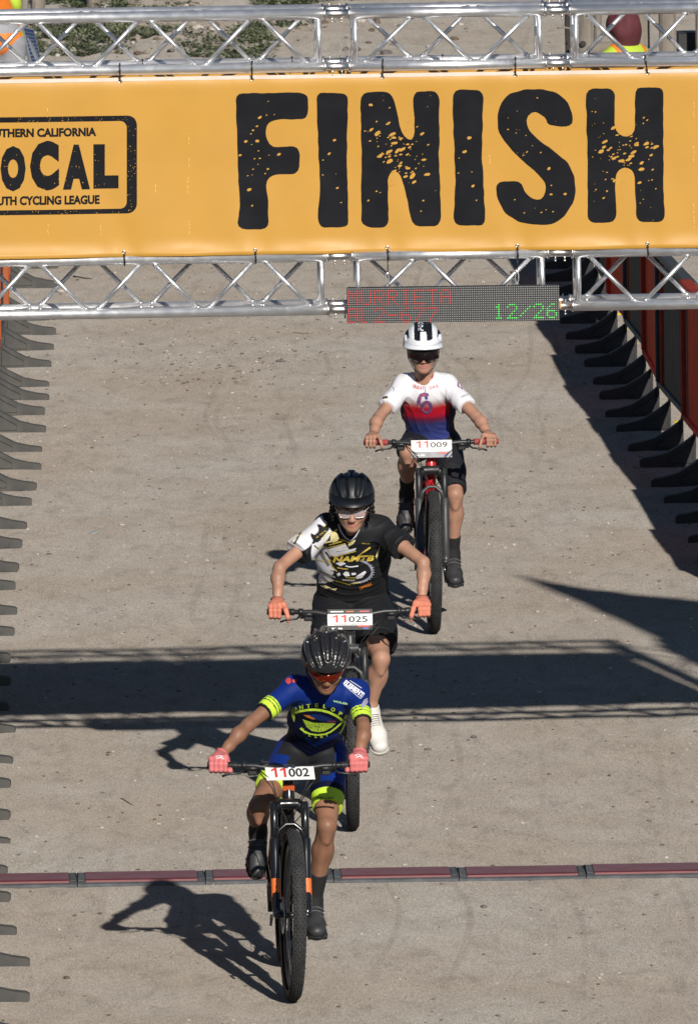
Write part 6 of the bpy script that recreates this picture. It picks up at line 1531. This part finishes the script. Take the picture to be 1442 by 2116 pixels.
def prC(J):
    navyC = mat('print_navy_blue', (0.06, 0.07, 0.26), 0.6); redC = mat('print_scarlet', (0.62, 0.10, 0.11), 0.6); out = []
    G = [(648, 812), (640, 775), (580, 768), (510, 790), (480, 850), (465, 930), (470, 1000)]; ring = [(632+92*math.cos(R_(t)), 1045+112*math.sin(R_(t))) for t in range(0, 361, 15)]
    out.append((joinshapes([band(ZC(G), 7.6), band(ZC([(600, 850), (650, 830)]), 7.0)]), navyC, 'emblem_outline')); out.append((band(ZC(ring), 6.4), navyC, 'emblem_outline'))
    sh = [band(ZC(G), 4.6), band(ZC(ring), 3.8), band(ZC([(610, 960), (615, 1060)]), 1.8), band(ZC([(655, 960), (650, 1060)]), 1.8)]
    out.append(('hi', sh, redC))
    res = [(a, b, c) for a, b, c in out[:2]]
    res.append((joinshapes(sh), redC, 'emblem_letters'))
    ws = []
    for ch, x, y, r in (('G', 352, 622, 14), ('R', 398, 640, 10), ('E', 450, 654, 8), ('A', 505, 664, 4), ('T', 560, 668, 0), ('O', 722, 660, -6), ('A', 790, 640, -10), ('K', 868, 618, -12)):
        a = R_(r); u = np.array([math.cos(a), math.sin(a)])*24; p = np.array([x, y]); q = ZC([p-u, p+u]); ws.append(word(ch, q[0], q[1], 6.4, 0.01))
    res.append((joinshapes(ws), redC, 'team_lettering'))
    res.append((band(ZC([(405, 380), (410, 480), (500, 545), (600, 575), (640, 520), (710, 470), (760, 390), (780, 250), (800, 150)]), 3.4), mat('print_maroon', (0.28, 0.02, 0.03), 0.6), 'collar'))
    res.append((band(ZC([(602, 580), (605, 760)]), 0.9), mat('zip_grey', (0.15, 0.12, 0.14), 0.5), 'zip'))
    res.append((joinshapes([band(ZC([(1350, 500), (1310, 510), (1295, 570), (1330, 620)]), 3.0), band(ZC([(1400+38*math.cos(R_(t)), 600+48*math.sin(R_(t))) for t in range(0, 361, 30)]), 2.6)]), mat('print_purple', (0.30, 0.07, 0.22), 0.6), 'sleeve_logo'))
    a, b = ZC([(1370, 850), (1540, 770)]); res.append((word('TEMECULA', a, b, 4.0, 0.0), mat('print_slate', (0.22, 0.30, 0.36), 0.6), 'sleeve_lettering'))
    res.append((band([(788, 822), (801, 820)], 4.6), mat('print_brown', (0.10, 0.06, 0.02), 0.6), 'sleeve_label'))
    res.append((band([(807+7*math.cos(R_(t)), 805+7*math.sin(R_(t))) for t in range(150, 420, 25)], 1.4), mat('print_slate', (0.22, 0.30, 0.36), 0.6), 'sleeve_logo'))
    return res
def hgC(root, Hc, M, hs, off):
    h = helmet(root, Hc, M, hs*1.07, off, 'white', [mat('helmet_white', (0.74, 0.77, 0.82), 0.3, coat=0.3), mat('helmet_black_part', (0.010, 0.012, 0.016), 0.35)])
    shades(root, Hc, M, hs, off, mat('dark_lens', (0.010, 0.006, 0.007), 0.10, coat=0.3), w=0.079, top=0.030, bot=-0.038)
    brows(root, Hc, M, hs, off, mat('hair_dark', (0.016, 0.012, 0.010), 0.6))
    bv = BVHTree.FromPolygons([tuple(v.co+Vector(off)) for v in h.data.vertices], [tuple(p.vertices) for p in h.data.polygons])
    for i, ch in enumerate('FOX'):
        V, F = fit(text_shape(ch, 0.05), 0, 1, 0, 1); V = np.array([(874.5-11*y, 683-7*i-6*x) for x, y in V]); decal((V, F), bv, off, 'helmet_letter', white_m, h, 0.003)
bikeC = bicycle(dict(contact=(897, 1308), yaw=R_(1.0), steer=R_(1.4), label='red and black mountain bike with plate 11009 and red grips, farthest back', frame_mat=mat('frame_red', (0.55, 0.015, 0.018), 0.28, coat=0.5), fork_mat=satin_k, low_mat=satin_g, stan_mat=satin_k, badge_mat=mat('frame_red', (0.55, 0.015, 0.018)), saddle=0.50, bar=0.69, bar_dz=-0.022, rise=0.010,
    grip_mat=mat('grip_red', (0.34, 0.045, 0.045), 0.65, bump=0.2, bscale=250), bar_mat=satin_k, plate_h=0.092, plate_tilt=R_(20), plate_dz=-0.018, num_z=(0.006, 0.038), num='009', name='COLTON KOONTZ', strip=(-0.046, -0.014, plate_g), crank=(-0.070, -0.150), foot_pitch={1: R_(20), -1: R_(52)}))
C_cfg = dict(label='rear rider in white, red and blue jersey with white helmet and dark sunglasses', J=dict(neck=(876, 778, 0.62), sho_l=(835, 795, 0.64), sho_r=(923, 795, 0.64), mid=(884, 845, 0.76), pelvis=(891, 908, 0.90), elbow_l=(783, 862, 0.46), elbow_r=(985, 862, 0.46), knee_l=(842, 934, 0.56), knee_r=(940, 1022, 0.60), head=(874, 724, 0.52)),
    face=(0.02, -0.985, -0.16), crown=(0.0, -0.16, 0.985), fold=0.0036, seed=13, hs=0.96, arm=1.0, leg=0.98, girth=1.03, foot=0.98, foot_pitch={1: R_(20), -1: R_(52)}, skin=skin_mat('skin_light', (0.415, 0.225, 0.155), (0.42, 0.17, 0.15)),
    hem=0.004, fit=0.006, flare=0.005, cuff_l=(796, 838, 0.52), cuff_r=(969, 832, 0.52), vneck=(876, 793, 0.54), ripple=(0.0020, 34), jersey=jerC, prints=prC, short_fit=0.008, short_len={'l': 0.26, 'r': 0.34}, shorts=lambda px, V, J: np.tile((0.018, 0.019, 0.023), (len(V), 1)),
    sock=0.10, sock_mat=mat('sock_black', (0.02, 0.02, 0.02)), shoe_mat=mat('shoe_black', (0.026, 0.027, 0.029)), sole_mat=satin_k, shoe_kind='strap', lace_mat=mat('strap_grey', (0.085, 0.087, 0.09), 0.5), lever=True, headgear=hgC)
rider(C_cfg, bikeC)

# ---------------------------------------------------------------- people beyond the course
def standing(base, face_dir, h, name_label, bent, parts):
    """simple upright or stooping figure; parts adds garments"""
    root = empty('person', base, 0, name_label, 'person'); off = np.array(base[:], float); f = np.array(face_dir, float); f /= np.linalg.norm(f); x = np.cross([0, 0, 1.0], f); u = np.array([0, 0, 1.0]); k = h/1.70
    pel = off+u*0.92*k; ch = pel+(u*math.cos(bent)+f*math.sin(bent))*0.48*k; nd = u*math.cos(bent*0.9)+f*math.sin(bent*0.9); hc = ch+nd*0.21*k
    J = dict(pel=pel, ch=ch, hc=hc, x=x, f=f, u=u, k=k, off=off, nd=nd)
    v = Vol(off-np.array([0.7, 0.9, 0.0]), off+np.array([0.7, 0.9, h+0.15]), 0.010)
    v.cap(pel, ch, 0.10*k, 0.11*k, 0.05, x, 1.45); v.cap(ch, hc, 0.05*k, 0.05*k, 0.03)
    M = head_frame(f*math.cos(bent*0.8)-u*math.sin(bent*0.8), nd); head_prims(v, hc, M, 1.05*k); J['M'] = M
    for s in (-1, 1):
        sh = ch+x*s*0.19*k-nd*0.02; el = sh-u*0.27*k+x*s*0.05+f*(0.05+0.1*math.sin(bent)); wr = el-u*0.20*k+f*0.14*k; J[f'sh{s}'] = sh; J[f'el{s}'] = el
        v.cap(sh, el, 0.052*k, 0.042*k, 0.03); v.cap(el, wr, 0.042*k, 0.028*k, 0.02)
        for j in range(4): v.cap(wr, wr+f*(0.09-0.008*abs(j-1))-u*0.05+x*(j-1.5)*0.020, 0.018, 0.009, 0.01)
        v.cap(wr, wr+f*0.05-x*s*0.05-u*0.02, 0.014, 0.010, 0.01)
        hp = pel+x*s*0.09*k-u*0.03; kn = off+x*s*0.10*k+u*0.49*k+f*0.04; an = off+x*s*0.11*k+u*0.09*k; J[f'kn{s}'] = kn; J[f'an{s}'] = an; J[f'hp{s}'] = hp
        v.cap(hp, kn, 0.085*k, 0.058*k, 0.03); v.cap(kn, an, 0.058*k, 0.042*k, 0.02); v.cap(an-u*0.05, an-u*0.05+f*0.16, 0.042, 0.035, 0.02)
    link('body', v.mesh('body', off), skin_mat('skin_tan', (0.4, 0.22, 0.15), (0.4, 0.2, 0.15))[0], root)
    v = Vol(off-np.array([0.5, 0.6, 0.0]), off+np.array([0.5, 0.6, 1.15*k]), 0.012)
    for s in (-1, 1): v.cap(J[f'hp{s}'], J[f'kn{s}'], 0.100*k, 0.080*k, 0.03); v.cap(J[f'kn{s}'], J[f'an{s}'], 0.078*k, 0.066*k, 0.02)
    v.cap(pel, pel+u*0.05, 0.118*k, 0.11*k, 0.03, x, 1.4); link('trousers', v.mesh('trousers', off), parts['trousers'], root)
    v = Vol(off-np.array([0.7, 0.9, -0.7*k]), off+np.array([0.7, 0.9, h+0.1]), 0.010)
    v.cap(pel+nd*0.0, ch, 0.122*k, 0.128*k, 0.05, x, 1.50); 
    for s in (-1, 1): v.cap(ch+nd*0.03, J[f'sh{s}'], 0.07*k, 0.062*k, 0.04); v.cap(J[f'sh{s}'], J[f'sh{s}']*0.4+J[f'el{s}']*0.6, 0.064*k, 0.06*k, 0.03)
    me = v.mesh('jacket', off)
    for m in parts['jacket']: me.materials.append(m)
    q = (v.V-ch); a = q @ nd; b = np.abs(q @ x); st = parts['stripe'](a, b); me.polygons.foreach_set('material_index', np.median(st[v.F], axis=1).astype(np.int32)); link('jacket', me, None, root)
    parts['head'](root, J); return root
hiv = mat('hivis_yellow', (0.46, 0.62, 0.05), 0.6, var=0.1, vscale=12); hio = mat('hivis_orange', (0.85, 0.22, 0.02), 0.6, var=0.12, vscale=10, bump=0.3, bscale=25); maroon = mat('hood_maroon', (0.100, 0.020, 0.028), 0.8, var=0.25, vscale=14, bump=0.4, bscale=40); denim = mat('trouser_grey', (0.34, 0.35, 0.38), 0.8, var=0.2, vscale=10, bump=0.3, bscale=30); dark_t = mat('trouser_dark', (0.03, 0.032, 0.04), 0.8)
def maroon_hood(root, J):
    hc, M, k, off = J['hc'], J['M'], J['k'], J['off']; v = Vol(hc-0.25, hc+0.25, 0.006)
    v.ell(hc+M @ np.array([0, -0.01, 0.035]), [0.108, 0.125, 0.115], M, 0.02); v.cap(hc+M @ np.array([0, -0.05, -0.02]), hc-J['nd']*0.14, 0.085, 0.075, 0.04, J['x'], 1.2)
    v.cap(hc+M @ np.array([0.0, 0.16, -0.02]), hc+M @ np.array([0, 0.24, -0.05]), 0.060, 0.055, 0.03, op='sub'); v.ripple(0.003, 35, 4); link('hood', v.mesh('hood', off), maroon, root)
pB = atY(1306, 66, YF-0.9); hh = pB.z+0.10
standing((pB.x, YF-0.9, 0.0), (-0.55, 0.83, 0), hh, 'person in a maroon hood and yellow safety vest by the wooden posts', 0.18, dict(trousers=dark_t, jacket=[hiv, hio], stripe=lambda a, b: ((b > 0.085) & (b < 0.12) & (a > -0.2)).astype(int), head=maroon_hood))
def bare(root, J):
    hc, M, off = J['hc'], J['M'], J['off']; v = Vol(hc-0.2, hc+0.22, 0.007); v.ell(hc+M @ np.array([0, -0.015, 0.05]), [0.088, 0.105, 0.088], M, 0.02); link('cap', v.mesh('cap', off), mat('cap_orange', (0.75, 0.25, 0.08), 0.7), root)
pO = atY(-6, 78, 30.4)
box_o = empty('equipment_case', (pO.x, 30.45, 0), 0.1, 'dark equipment case under the person in the orange vest', 'case'); MB().box((0, 0, 0.22), (0.7, 0.5, 0.44), None, 0.02).build('box', satin_k, box_o); MB().box((0, -0.26, 0.30), (0.18, 0.02, 0.03), None, 0.004).build('handle', satin_g, box_o)
standing((pO.x+0.01, 30.4, 0.44), (-0.25, 0.97, 0), 1.62, 'person in an orange safety vest and grey trousers at the left edge behind the truss', 1.08, dict(trousers=denim, jacket=[hio, hiv], stripe=lambda a, b: (b > 0.15).astype(int), head=bare))
